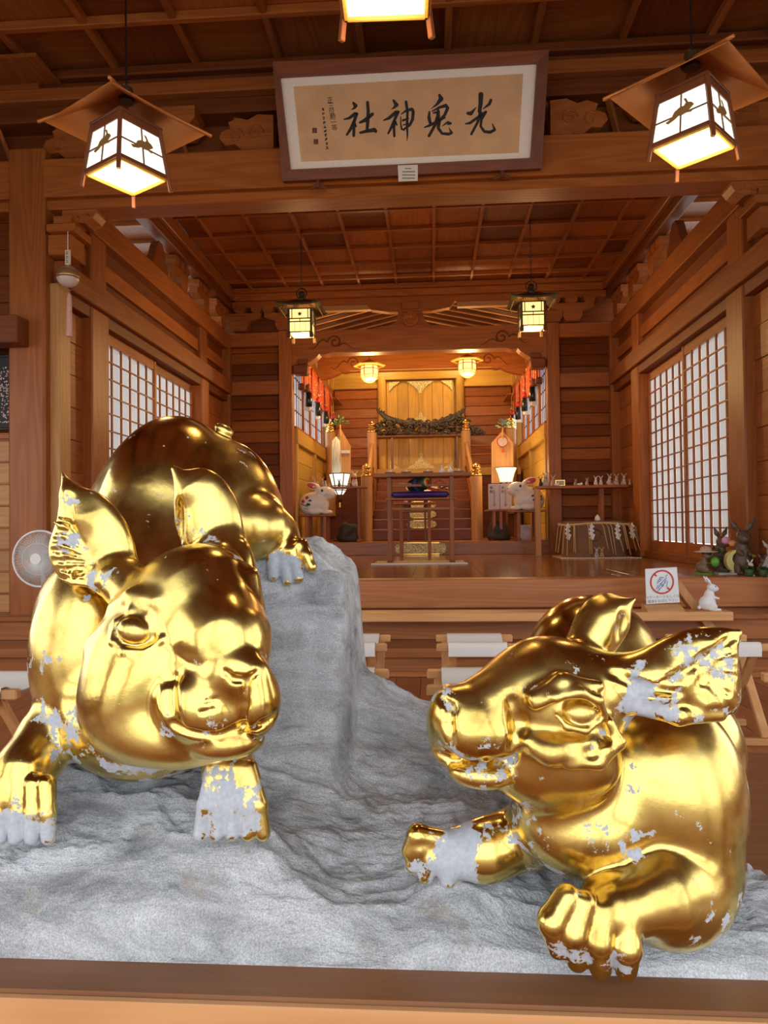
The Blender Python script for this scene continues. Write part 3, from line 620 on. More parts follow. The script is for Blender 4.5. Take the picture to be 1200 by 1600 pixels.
# ------------------------------------------------------------------ the statue group
def gold_mat():
    m, nt, b = mat_new('gold_leaf_over_stone'); N = nt.nodes.new; L = nt.links.new
    t = N('ShaderNodeTexCoord'); wa = N('ShaderNodeAttribute'); wa.attribute_name = 'wear'
    n1 = N('ShaderNodeTexNoise'); n1.inputs['Scale'].default_value = 26; n1.inputs['Detail'].default_value = 9; n1.inputs['Roughness'].default_value = .68; L(t.outputs['Object'], n1.inputs[0])
    s_ = N('ShaderNodeMath'); s_.operation = 'MULTIPLY_ADD'; s_.inputs[1].default_value = .27; L(wa.outputs['Fac'], s_.inputs[0]); L(n1.outputs[0], s_.inputs[2])
    g = N('ShaderNodeNewGeometry'); pn = N('ShaderNodeMath'); pn.operation = 'MULTIPLY_ADD'; pn.inputs[1].default_value = -.55; L(g.outputs['Pointiness'], pn.inputs[0]); 
    ad = N('ShaderNodeMath'); ad.operation = 'ADD'; ad.inputs[1].default_value = .275; L(s_.outputs[0], ad.inputs[0]); L(ad.outputs[0], pn.inputs[2])
    r = N('ShaderNodeMapRange'); r.inputs['From Min'].default_value = .648; r.inputs['From Max'].default_value = .668; L(pn.outputs[0], r.inputs[0])
    n2 = N('ShaderNodeTexNoise'); n2.inputs['Scale'].default_value = 7; n2.inputs['Detail'].default_value = 4; L(t.outputs['Object'], n2.inputs[0])
    gc = N('ShaderNodeMix'); gc.data_type = 'RGBA'; gc.inputs[6].default_value = (.66, .45, .10, 1); gc.inputs[7].default_value = (.92, .72, .25, 1); L(n2.outputs[0], gc.inputs[0])
    nd = N('ShaderNodeTexNoise'); nd.inputs['Scale'].default_value = 11; nd.inputs['Detail'].default_value = 8; nd.inputs['Roughness'].default_value = .62; L(t.outputs['Object'], nd.inputs[0])
    dm = N('ShaderNodeMapRange'); dm.inputs['From Min'].default_value = .52; dm.inputs['From Max'].default_value = .68; dm.inputs['To Max'].default_value = .75; L(nd.outputs[0], dm.inputs[0])
    gd = N('ShaderNodeMix'); gd.data_type = 'RGBA'; gd.inputs[7].default_value = (.36, .20, .04, 1); L(dm.outputs[0], gd.inputs[0]); L(gc.outputs[2], gd.inputs[6])
    n3 = N('ShaderNodeTexNoise'); n3.inputs['Scale'].default_value = 160; n3.inputs['Detail'].default_value = 3; L(t.outputs['Object'], n3.inputs[0])
    sc = N('ShaderNodeMix'); sc.data_type = 'RGBA'; sc.inputs[6].default_value = (.34, .38, .45, 1); sc.inputs[7].default_value = (.66, .70, .76, 1); L(n3.outputs[0], sc.inputs[0])
    mx = N('ShaderNodeMix'); mx.data_type = 'RGBA'; L(r.outputs[0], mx.inputs[0]); L(gd.outputs[2], mx.inputs[6]); L(sc.outputs[2], mx.inputs[7]); L(mx.outputs[2], b.inputs['Base Color'])
    iv = N('ShaderNodeMath'); iv.operation = 'SUBTRACT'; iv.inputs[0].default_value = 1; L(r.outputs[0], iv.inputs[1]); L(iv.outputs[0], b.inputs['Metallic'])
    rr = N('ShaderNodeMix'); rr.data_type = 'FLOAT'; L(r.outputs[0], rr.inputs[0])
    r2 = N('ShaderNodeMapRange'); r2.inputs['From Min'].default_value = .35; r2.inputs['From Max'].default_value = .7; r2.inputs['To Min'].default_value = .16; r2.inputs['To Max'].default_value = .36; L(n2.outputs[0], r2.inputs[0])
    L(r2.outputs[0], rr.inputs[2]); rr.inputs[3].default_value = .7; L(rr.outputs[0], b.inputs['Roughness'])
    hh = N('ShaderNodeMath'); hh.operation = 'MULTIPLY_ADD'; hh.inputs[1].default_value = -.6; L(r.outputs[0], hh.inputs[0])
    n4 = N('ShaderNodeTexNoise'); n4.inputs['Scale'].default_value = 30; n4.inputs['Detail'].default_value = 5; L(t.outputs['Object'], n4.inputs[0]); L(n4.outputs[0], hh.inputs[2])
    bp = N('ShaderNodeBump'); bp.inputs['Strength'].default_value = .10; bp.inputs['Distance'].default_value = .006; L(hh.outputs[0], bp.inputs['Height']); L(bp.outputs[0], b.inputs['Normal'])
    return m
def stone_mat():
    m, nt, b = mat_new('pale_granite'); N = nt.nodes.new; L = nt.links.new
    t = N('ShaderNodeTexCoord')
    n1 = N('ShaderNodeTexNoise'); n1.inputs['Scale'].default_value = 10; n1.inputs['Detail'].default_value = 10; n1.inputs['Roughness'].default_value = .64; mpn = N('ShaderNodeMapping'); mpn.inputs['Scale'].default_value = (.55, 1.0, 1.6); mpn.inputs['Rotation'].default_value = (0, .25, .3); L(t.outputs['Object'], mpn.inputs[0]); L(mpn.outputs[0], n1.inputs[0]); n1.inputs['Distortion'].default_value = .6
    n2 = N('ShaderNodeTexNoise'); n2.inputs['Scale'].default_value = 420; n2.inputs['Detail'].default_value = 3; L(t.outputs['Object'], n2.inputs[0])
    c = N('ShaderNodeValToRGB'); e = c.color_ramp.elements; e[0].position = .32; e[0].color = (.27, .285, .31, 1); e[1].position = .62; e[1].color = (.72, .75, .79, 1); x = e.new(.48); x.color = (.53, .555, .585, 1)
    L(n1.outputs[0], c.inputs[0])
    sp_ = N('ShaderNodeMapRange'); sp_.inputs['From Min'].default_value = .30; sp_.inputs['From Max'].default_value = .70; sp_.inputs['To Min'].default_value = .66; sp_.inputs['To Max'].default_value = 1.22; L(n2.outputs[0], sp_.inputs[0])
    mx = N('ShaderNodeMix'); mx.data_type = 'RGBA'; mx.blend_type = 'MULTIPLY'; mx.inputs[0].default_value = 1; L(c.outputs[0], mx.inputs[6]); L(sp_.outputs[0], mx.inputs[7])
    n3 = N('ShaderNodeTexNoise'); n3.inputs['Scale'].default_value = 14; n3.inputs['Detail'].default_value = 7; n3.inputs['Roughness'].default_value = .75; L(t.outputs['Object'], n3.inputs[0])
    st_ = N('ShaderNodeMapRange'); st_.inputs['From Min'].default_value = .56; st_.inputs['From Max'].default_value = .70; st_.inputs['To Max'].default_value = .6; L(n3.outputs[0], st_.inputs[0])
    m2 = N('ShaderNodeMix'); m2.data_type = 'RGBA'; m2.inputs[7].default_value = (.36, .29, .20, 1); L(st_.outputs[0], m2.inputs[0]); L(mx.outputs[2], m2.inputs[6]); L(m2.outputs[2], b.inputs['Base Color'])
    b.inputs['Roughness'].default_value = .78
    n4 = N('ShaderNodeTexNoise'); n4.inputs['Scale'].default_value = 45; n4.inputs['Detail'].default_value = 7; n4.inputs['Roughness'].default_value = .65; L(t.outputs['Object'], n4.inputs[0])
    bp = N('ShaderNodeBump'); bp.inputs['Strength'].default_value = .55; bp.inputs['Distance'].default_value = .008; L(n4.outputs[0], bp.inputs['Height'])
    bq = N('ShaderNodeBump'); bq.inputs['Strength'].default_value = .7; bq.inputs['Distance'].default_value = .03; L(n1.outputs[0], bq.inputs['Height']); L(bp.outputs[0], bq.inputs['Normal']); L(bq.outputs[0], b.inputs['Normal'])
    return m
M_GOLD = gold_mat(); M_STONE = stone_mat()
def wear_attr(me, P, spots, base=0.0):
    wv = np.full(len(P), base, np.float32)
    for (u, v, Y, rr, a) in spots:
        c = at(u, v, Y); rad = rr*Y/F; d2 = ((P-c)**2).sum(1)/rad**2; wv += a*np.exp(-d2)
    at_ = me.attributes.new('wear', 'FLOAT', 'POINT'); at_.data.foreach_set('value', wv.astype(np.float32))
def bounds(P, m): P = np.array(P); return P.min(0)-m, P.max(0)+m
HR = .0029
sculp = bpy.data.objects.new('rabbit_sculpture', None); SC.collection.objects.link(sculp); tag(sculp, 'rough granite block carved with two large gilded rabbits', 'sculpture')
# --- the rabbit looking down, its hind foot on the ridge
S = Px(*bounds([at(-75, 1340, 1.0), at(540, 1340, 1.0), at(60, 640, 1.7), at(545, 640, 1.75), at(60, 620, 1.1), at(540, 1300, .86)], .02), HR)
S.E(276, 860, 1.50, 128, 214, 150, k=30); S.E(225, 980, 1.38, 150, 190, 150, k=40)
S.E(205, 800, 1.55, 60, 120, 90, ang=-28, k=40)
S.E(378, 805, 1.56, 66, 118, 100, ang=12, k=26); S.E(432, 832, 1.53, 30, 52, 40, ang=35, k=20); S.E(405, 825, 1.47, 50, 50, 55, k=18)
S.E(350, 672, 1.55, 16, 9, 12, ang=-30, k=10)
S.K((436, 836, 1.50, 30), (455, 866, 1.46, 22), k=16)
for a, b in (((428, 862), (427, 900)), ((445, 866), (449, 908)), ((460, 864), (466, 903)), ((470, 852), (486, 886))): S.K((a[0], a[1], 1.45, 12), ((a[0]+b[0])/2, (a[1]+b[1])/2, 1.44, 10), (b[0], b[1], 1.435, 9), k=6)
S.E(150, 1020, 1.22, 96, 165, 110, k=35); S.E(225, 1125, 1.16, 130, 92, 95, k=35)
S.E(108, 940, 1.24, 42, 70, 60, ang=-20, k=20)
# head
S.E(300, 960, 1.08, 104, 106, 105, k=25); S.E(262, 1035, 1.05, 126, 115, 110, k=30); S.E(222, 1098, 1.03, 98, 92, 90, k=30); S.E(278, 1140, 1.01, 105, 58, 78, k=24)
S.K((318, 930, 1.045, 80), (352, 1000, .995, 66), (362, 1045, .975, 56), k=30); S.E(366, 990, .965, 34, 44, 34, ang=25, k=26)
S.E(318, 1104, .955, 74, 58, 50, ang=-12, k=24); S.E(404, 1096, .955, 35, 54, 44, k=16); S.E(355, 1158, .965, 60, 28, 40, ang=5, k=10)
S.E(376, 1050, .938, 42, 30, 26, k=26); S.K((385, 905, 1.05, 22), (398, 950, 1.035, 14), k=16); S.K((398, 958, 1.03, 8), (404, 980, 1.02, 8), k=8)
S.K((150, 1010, 1.02, 10), (205, 1050, .99, 10), (285, 1050, .962, 9), k=26)          # cheek bone
S.E(213, 985, .945, 40, 30, 22, ang=-22, k=20, op='s'); S.E(212, 986, .968, 29, 22, 22, ang=-20, k=4)
S.line([(176, 1000, 4), (184, 974, 6), (208, 956, 7), (234, 966, 6), (254, 998, 4)], 2, 10, 'u')
S.line([(178, 1004, 3), (198, 1018, 5), (228, 1018, 5), (254, 1000, 3)], 2, 9, 'u')
S.line([(176, 950, 6), (208, 932, 8), (244, 940, 6)], 3, 24, 'u')
S.line([(270, 1062, 2), (261, 1095, 4), (274, 1130, 3)], 2, 26)
S.line([(352, 1048, 3), (366, 1062, 7), (386, 1062, 6), (402, 1050, 3)], 1, 5)
S.line([(386, 1068, 4), (382, 1100, 6), (380, 1132, 7)], 1, 8); S.line([(380, 1134, 7), (342, 1150, 7), (302, 1146, 6), (270, 1130, 4)], 0, 8); S.line([(380, 1134, 7), (412, 1132, 6), (430, 1118, 4)], 0, 8)
S.line([(338, 1092, 2), (320, 1096, 2)], 0, 4); S.line([(334, 1108, 2), (314, 1113, 2)], 0, 4)
S.K((136, 930, 1.06, 8), (118, 1010, 1.07, 10), (120, 1090, 1.07, 10), (150, 1160, 1.05, 9), (205, 1205, 1.04, 8), k=16, op='s')
S.K((160, 950, 1.03, 6), (142, 1030, 1.03, 7), (150, 1110, 1.02, 6), k=12, op='s')
# ears
S.E(152, 842, 1.11, 54, 88, 22, ang=28, k=14); S.E(122, 862, 1.11, 46, 56, 22, ang=8, k=16); S.K((132, 812, 1.11, 32), (112, 772, 1.11, 15), (97, 738, 1.11, 2), k=14)
S.E(124, 862, 1.068, 32, 62, 18, ang=20, k=10, op='s'); S.K((106, 775, 1.085, 3), (112, 830, 1.08, 5), (150, 920, 1.07, 7), k=8, op='s')
for i in range(9): S.K((84+i*1.0, 815+i*11, 1.09, 2), (98+i*2, 822+i*11, 1.085, 5), (122+i*4, 836+i*10, 1.09, 3), k=5)
S.K((185, 905, 1.10, 36), (235, 945, 1.08, 48), k=20)
S.E(327, 820, 1.15, 53, 92, 26, ang=12, k=10); S.K((300, 765, 1.15, 28), (273, 733, 1.15, 6), k=16); S.K((350, 862, 1.14, 36), (330, 905, 1.10, 48), k=18)
S.E(277, 835, 1.125, 9, 58, 22, ang=-3, k=6, op='s'); S.E(385, 905, 1.13, 18, 60, 25, ang=5, k=12)
# forefeet
S.K((78, 1150, 1.14, 50), (40, 1205, 1.08, 44), (32, 1245, 1.06, 38), k=22)
for a, b in ((-18, -30), (5, 0), (30, 25), (52, 50), (72, 76)): S.K((a, 1225, 1.045, 16), ((a+b)/2, 1270, 1.035, 14), (b, 1308, 1.03, 12), k=5)
for a in (-10, 14, 38, 63): S.K((a+6, 1235, 1.018, 3), (a, 1318, 1.01, 5), k=5, op='s')
S.K((356, 1165, 1.09, 34), (358, 1205, 1.06, 38), (360, 1235, 1.045, 36), k=20)
for a, m_, b in ((336, 322, 314), (350, 344, 338), (364, 367, 363), (378, 388, 388), (388, 404, 411)): S.K((a, 1200, 1.035, 15), (m_, 1258, 1.022, 14), (b, 1302, 1.02, 12), k=5)
for a, b in ((334, 326), (356, 351), (377, 376), (395, 401)): S.K((a, 1225, 1.008, 3), (b, 1312, 1.0, 5), k=5, op='s')
for i, (u, v) in enumerate(((88, 812), (84, 828), (82, 844), (81, 860), (84, 876), (90, 890), (100, 900))): S.line([(u, v, 3), (u+18, v+4-i, 3.5), (132, 850+i*7, 2)], 0, 4)
P, Q = S.mesh(); me = fast_mesh('golden_rabbit', P, Q)
wear_attr(me, P, [(110, 860, 1.09, 45, .5), (150, 920, 1.08, 40, .5), (275, 830, 1.13, 40, .6), (330, 870, 1.12, 40, .25), (360, 900, 1.1, 45, .3), (450, 890, 1.44, 26, .9), (430, 880, 1.44, 26, .8), (470, 885, 1.44, 20, .4), (180, 985, .96, 20, .5), (250, 975, .95, 28, .4), (372, 1058, .90, 18, .9), (200, 1020, .97, 14, .4), (330, 1150, .92, 50, .35), (280, 1100, .95, 40, .35), (40, 1300, 1.03, 50, .9), (5, 1300, 1.03, 40, .9), (360, 1290, 1.02, 60, 1.0), (345, 1245, 1.03, 35, .5), (360, 1200, 1.04, 40, .3), (110, 1130, 1.1, 60, .6), (240, 1205, 1.08, 90, .8), (350, 700, 1.5, 60, .12), (80, 1060, 1.15, 60, .25), (330, 700, 1.5, 30, .1), (420, 760, 1.5, 50, .15)])
putm('golden_rabbit', me, M_GOLD, sculp, 'large gilded rabbit at left, leaning down, one hind foot on the ridge')
# --- the rabbit in profile, paws at the front edge
S = Px(*bounds([at(610, 1540, .90), at(1170, 1540, .9), at(610, 930, 1.5), at(1060, 915, 1.55), at(1185, 960, 1.2), at(1180, 960, .86)], .02), HR)
S.E(925, 1045, 1.38, 100, 112, 120, k=30); S.E(1000, 1170, 1.27, 150, 130, 130, k=40)
S.E(1010, 1220, 1.08, 128, 118, 110, k=40); S.E(1066, 1270, 1.08, 82, 168, 110, k=40); S.E(905, 1285, 1.04, 105, 78, 85, ang=-15, k=36); S.E(1055, 1365, 1.04, 90, 80, 80, k=30)
# head
S.E(868, 1092, .99, 116, 92, 92, k=25); S.K((846, 1066, .98, 62), (745, 1115, .945, 52), k=26); S.E(850, 1178, 1.0, 108, 82, 78, ang=-18, k=30)
S.E(750, 1143, .925, 62, 46, 40, ang=-6, k=12); S.E(712, 1120, .935, 40, 46, 36, ang=15, k=14); S.E(694, 1116, .95, 26, 46, 34, ang=-15, k=12); S.E(702, 1150, .97, 32, 46, 36, k=10); S.E(752, 1206, .95, 52, 24, 38, ang=-4, k=9)
S.E(905, 1185, .955, 64, 52, 42, ang=-20, k=28); S.K((800, 1150, .92, 14), (860, 1175, .905, 16), (940, 1170, .91, 14), k=26)
S.E(903, 1110, .885, 44, 28, 20, ang=-8, k=18, op='s'); S.E(906, 1113, .908, 27, 21, 22, k=4)
S.K((838, 1104, .900, 5), (868, 1090, .890, 7), (905, 1082, .888, 8), (935, 1094, .892, 7), (946, 1118, .900, 5), k=8)
S.K((868, 1116, .895, 4), (886, 1136, .893, 6), (915, 1142, .893, 6), (944, 1122, .900, 4), k=6)
S.K((835, 1090, .905, 10), (880, 1066, .905, 12), (935, 1072, .91, 9), k=18)
S.K((952, 1128, .915, 8), (966, 1160, .915, 9), (935, 1192, .905, 9), (890, 1196, .90, 7), k=12); S.K((945, 1150, .905, 3), (925, 1176, .897, 4), (895, 1172, .89, 3), k=14, op='s')
S.line([(682, 1176, 5), (712, 1190, 6), (760, 1190, 7), (800, 1184, 6), (820, 1172, 3)], 0, 8); S.line([(692, 1092, 4), (704, 1106, 6), (702, 1134, 5), (706, 1160, 4)], 0, 9)
S.line([(800, 1098, 5), (812, 1130, 7), (802, 1166, 5)], 1, 18)
# near ear, far ear
S.K((955, 1066, .97, 42), (1020, 1062, .955, 46), k=24); S.E(1062, 1038, .955, 92, 46, 28, ang=24, k=14); S.E(1085, 1070, .955, 66, 58, 30, ang=20, k=18)
S.K((1112, 1012, .955, 26), (1153, 989, .95, 6), k=18); S.K((1105, 1085, .955, 34), (1138, 1102, .95, 10), k=18); S.K((1120, 1030, .955, 26), (1125, 1080, .955, 26), k=16)
S.E(1130, 1050, .915, 60, 42, 24, ang=62, k=10, op='s'); S.K((1020, 1082, .918, 5), (1075, 1062, .918, 7), (1140, 1008, .92, 4), k=10, op='s')
for i in range(9): S.K((1150-i*2, 1002+i*11, .943, 3), (1130-i*3, 1012+i*10, .938, 5), (1100-i*3, 1035+i*7, .935, 3), k=5)
S.K((985, 1100, .94, 14), (1060, 1118, .935, 14), (1125, 1118, .94, 9), k=10); S.K((960, 1050, .93, 7), (1000, 1075, .925, 8), (1060, 1082, .925, 6), k=10, op='s')
S.K((915, 1020, 1.05, 36), (948, 972, 1.05, 34), k=18); S.E(935, 975, 1.06, 36, 52, 20, ang=-32, k=12); S.K((962, 955, 1.05, 22), (990, 937, 1.05, 4), k=14); S.E(978, 975, 1.02, 14, 38, 16, ang=-12, k=8, op='s')
# near foreleg with curled toes, far foreleg
S.E(1050, 1405, 1.0, 84, 72, 62, k=26); S.K((1035, 1395, .98, 58), (960, 1420, .955, 44), (915, 1435, .945, 36), k=22)
for (a, b, c) in (((886, 1402), (862, 1440), (872, 1480)), ((912, 1412), (896, 1458), (902, 1500)), ((944, 1424), (936, 1470), (938, 1512)), ((980, 1440), (980, 1480), (978, 1514))): S.K((*a, .93, 20), (*b, .92, 22), (*c, .935, 17), k=6)
S.K((840, 1300, 1.09, 52), (760, 1328, 1.06, 42), (700, 1334, 1.05, 36), k=24)
for (a, b, c) in (((690, 1312), (652, 1305), (640, 1330)), ((690, 1325), (655, 1325), (645, 1350)), ((705, 1340), (672, 1342), (665, 1368)), ((730, 1352), (705, 1352), (700, 1374))): S.K((*a, 1.04, 16), (*b, 1.03, 16), (*c, 1.03, 13), k=6)
for i, (u, v) in enumerate(((1148, 1000), (1148, 1014), (1148, 1028), (1147, 1042), (1145, 1056), (1142, 1070), (1138, 1084), (1132, 1098))): S.line([(u, v, 2.5), ((u+1090)/2, (v+1050)/2-3, 4), (1092, 1040+i*4, 2)], 0, 4)
S.line([(1000, 1066, 3), (1050, 1062, 5), (1100, 1030, 5), (1146, 992, 3)], 0, 12)
P, Q = S.mesh(); me = fast_mesh('golden_rabbit', P, Q)
wear_attr(me, P, [(1120, 1030, .94, 40, .6), (1135, 1080, .94, 35, .6), (1040, 1085, .93, 50, .45), (985, 1080, .93, 40, .5), (985, 960, 1.04, 20, .3), (690, 1160, .93, 30, .6), (750, 1190, .92, 55, .55), (800, 1250, .98, 60, .4), (860, 1345, 1.0, 60, .6), (940, 1320, .98, 35, .45), (720, 1330, 1.04, 45, .9), (690, 1355, 1.03, 45, .9), (650, 1345, 1.03, 20, .5), (885, 1480, .93, 30, .8), (940, 1490, .93, 35, .8), (930, 1430, .92, 20, .3), (1090, 1440, 1.0, 50, .8), (1000, 1310, .98, 45, .35), (1135, 1350, 1.0, 50, .2), (945, 1125, .91, 20, .45), (870, 1125, .9, 14, .4), (705, 1110, .92, 18, .4), (690, 1085, .93, 20, .3), (1000, 1100, .95, 40, .6)])
putm('golden_rabbit', me, M_GOLD, sculp, 'gilded rabbit at right, head in profile, forepaw at the front edge')
# --- the rock: a height field through surface points, with a steep ridge at the left
ctl = [(0, 1440, .985), (150, 1456, .985), (300, 1486, .985), (600, 1493, .985), (900, 1500, .985), (1200, 1497, .985), (-150, 1420, .985),
 (0, 1325, 1.08), (100, 1318, 1.08), (200, 1290, 1.10), (360, 1312, 1.06), (500, 1375, 1.08), (620, 1395, 1.08), (760, 1400, 1.06), (700, 1376, 1.06), (860, 1400, 1.08), (1000, 1420, 1.08), (1180, 1420, 1.08), (-120, 1290, 1.1),
 (210, 1215, 1.2), (100, 1210, 1.2), (330, 1230, 1.2), (450, 1262, 1.22), (540, 1300, 1.2), (620, 1300, 1.22), (700, 1300, 1.2), (800, 1320, 1.2), (1000, 1340, 1.2), (1150, 1395, 1.15),
 (440, 1150, 1.38), (540, 1185, 1.38), (640, 1210, 1.38), (750, 1215, 1.4), (250, 1120, 1.35), (900, 1230, 1.4), (1100, 1290, 1.4),
 (585, 1060, 1.62), (640, 1098, 1.62), (690, 1118, 1.62), (760, 1135, 1.62), (900, 1180, 1.62), (1100, 1260, 1.6), (560, 1040, 1.62), (300, 1000, 1.6), (450, 1040, 1.6), (100, 1050, 1.5),
 (600, 1130, 1.85), (800, 1150, 1.85), (400, 1050, 1.85), (100, 1050, 1.85)]
cp = np.array([at(*c) for c in ctl]); n_ = len(cp)
def tps(A, Bp): d = np.sqrt(((A[:, None, :2]-Bp[None, :, :2])**2).sum(2))+1e-6; return d*d*np.log(d)
K_ = tps(cp, cp)+np.eye(n_)*2e-4; Pm = np.hstack([np.ones((n_, 1)), cp[:, :2]])
sol = np.linalg.solve(np.block([[K_, Pm], [Pm.T, np.zeros((3, 3))]]), np.concatenate([cp[:, 2], np.zeros(3)]))
nx, ny = 460, 330
gx = np.linspace(-.86, .80, nx); gy = np.linspace(.972, 1.86, ny); GX, GY = np.meshgrid(gx, gy, indexing='ij'); G = np.stack([GX.ravel(), GY.ravel()], 1)
Z = tps(G, cp[:, :2])@sol[:n_] + sol[n_] + G@sol[n_+1:]
Zb = Z.copy()
def sst(a, b, x): t = np.clip((x-a)/(b-a), 0, 1); return t*t*(3-2*t)
nz = vnoise(np.c_[G, np.zeros(len(G))], 4.0, 3, 4)
# ridge: its right side is cut steep
xr_ = at(556, 960, 1.62)[0]
side = 1-sst(-.012, .022, G[:, 0]-xr_-.006*nz)
side = side*sst(at(60, 900, 1.5)[0], at(120, 900, 1.5)[0], G[:, 0])
prof = np.interp(G[:, 1], [1.15, 1.25, 1.36, 1.46, 1.54, 1.62, 1.72, 1.80, 1.86], [.0, .02, .10, .24, .315, .30, .29, .22, .10])
top = np.interp(G[:, 0], [at(u, 900, 1.6)[0] for u in (100, 380, 450, 490, 525, 545, 560)], [.93, .93, .955, .950, .905, .885, .84])
hgt = np.minimum(np.maximum(Zb+prof*1.15, Zb), top)
Z = Zb+(hgt-Zb)*side*(prof > 0)
Z += .030*vnoise(np.c_[G*[.8, 1.7]+.05*nz[:, None], Z*.7], 5, 1, 6, .52, True)*sst(0, .06, G[:, 1]-.985)
Z += .006*vnoise(np.c_[G*[1, 1.6]+.02*nz[:, None], Z], 22, 14, 4, .5, True)*sst(0, .04, G[:, 1]-.98)
Z += .014*vnoise(np.c_[G*[.5, 2.2]+.15*nz[:, None], np.zeros(len(G))], 9, 9, 3, .5)*sst(0, .05, G[:, 1]-.985)
Z += .004*vnoise(np.c_[G, Z], 30, 2, 3)
# back outline: the slab is cut obliquely at the right
yb = np.interp(G[:, 0], [-.9, -.70, -.64, -.56, .30, .46, .56, .80], [1.12, 1.14, 1.22, 1.80, 1.72, 1.32, 1.13, 1.06])+.02*vnoise(np.c_[G[:, :1], np.zeros((len(G), 2))], 8, 4, 3)
fall = sst(0, .035, G[:, 1]-yb); Z = Z*(1-fall)+.401*fall; Z = np.maximum(Z, .401)
fr = sst(.0, .014, G[:, 1]-.972); Z = .401+(Z-.401)*np.sqrt(np.clip(fr, 0, 1))
V = np.c_[G, Z]; ii = np.arange(nx*ny).reshape(nx, ny)
Qd = np.stack([ii[:-1, :-1], ii[1:, :-1], ii[1:, 1:], ii[:-1, 1:]], -1).reshape(-1, 4)
rim = np.concatenate([ii[:, 0], ii[-1, 1:], ii[::-1, -1][1:], ii[0, ::-1][1:-1]])
nb = len(V); Vb = V[rim].copy(); Vb[:, 2] = .4; V = np.r_[V, Vb]; m_ = len(rim); a_ = np.arange(m_); b_ = (a_+1) % m_
Qd = np.r_[Qd, np.stack([rim[a_], nb+a_, nb+b_, rim[b_]], 1)]
flat = (fall > .999); keep = ~(flat[np.minimum(Qd, nb-1)].all(1) & (Qd < nb).all(1)) & ~((Qd >= nb).any(1) & flat[Qd[:, 0].clip(max=nb-1)])
Qd = Qd[keep]; me = fast_mesh('rock', V, Qd)
putm('rock_base', me, M_STONE, sculp, 'rough pale grey granite with a ridge at left')
# pedestal
ped = thing('pedestal', 'brown wooden pedestal board with lighter front edge under the granite rock', 'pedestal', (0, 1.3, 0))
piece('top_board', (-.95, .905, .355), (.90, 1.92, .40), W('x', 'ped'), ped, .004)
piece('front_rail', (-.93, .93, .24), (.88, .96, .355), W('x', 'pedl'), ped, .002)
piece('front_edge', (-1.0, .893, .24), (.95, .905, .397), W('x', 'pedl'), ped, .002)
piece('back_rail', (-.93, 1.86, .24), (.88, 1.89, .355), W('x', 'ped'), ped, .002)
for x in (-.9, .82):
    for y in (.96, 1.83): piece('leg', (x, y, 0), (x+.07, y+.05, .355), W('z', 'ped'), ped, .004)
# ------------------------------------------------------------------ hanging lanterns at the front
def glow(name, col, s): return plain(name, tuple(c*.8 for c in col), .5, emit=col, es=s)
M_LAMP = glow('lit_milk_glass', (.95, 1.0, .84), 1.1); M_LAMPB = glow('lit_bottom_glass', (.88, .95, .78), .72); M_WARM = glow('lit_warm_paper', (1.0, .66, .22), 1.7); M_WARM2 = glow('lit_cream_paper', (1.0, .72, .30), 1.0)
LEAP = [(-.048, -.016), (-.034, -.012), (-.026, -.003), (-.020, .008), (-.004, .016), (.010, .016), (.016, .024), (.008, .040), (.016, .038), (.024, .022), (.034, .018), (.042, .008), (.034, .002), (.026, -.004), (.036, -.010), (.034, -.014), (.018, -.010), (.004, -.012), (-.006, -.010), (-.020, -.018), (-.040, -.024)]
def point_lamp(loc, power, col, rad=.05, parent=None):
    l = bpy.data.lights.new('bulb', 'POINT'); l.energy = power; l.color = col; l.shadow_soft_size = rad
    o = bpy.data.objects.new('bulb', l); SC.collection.objects.link(o); o.location = loc
    if parent is not None: o.parent = parent
    return o
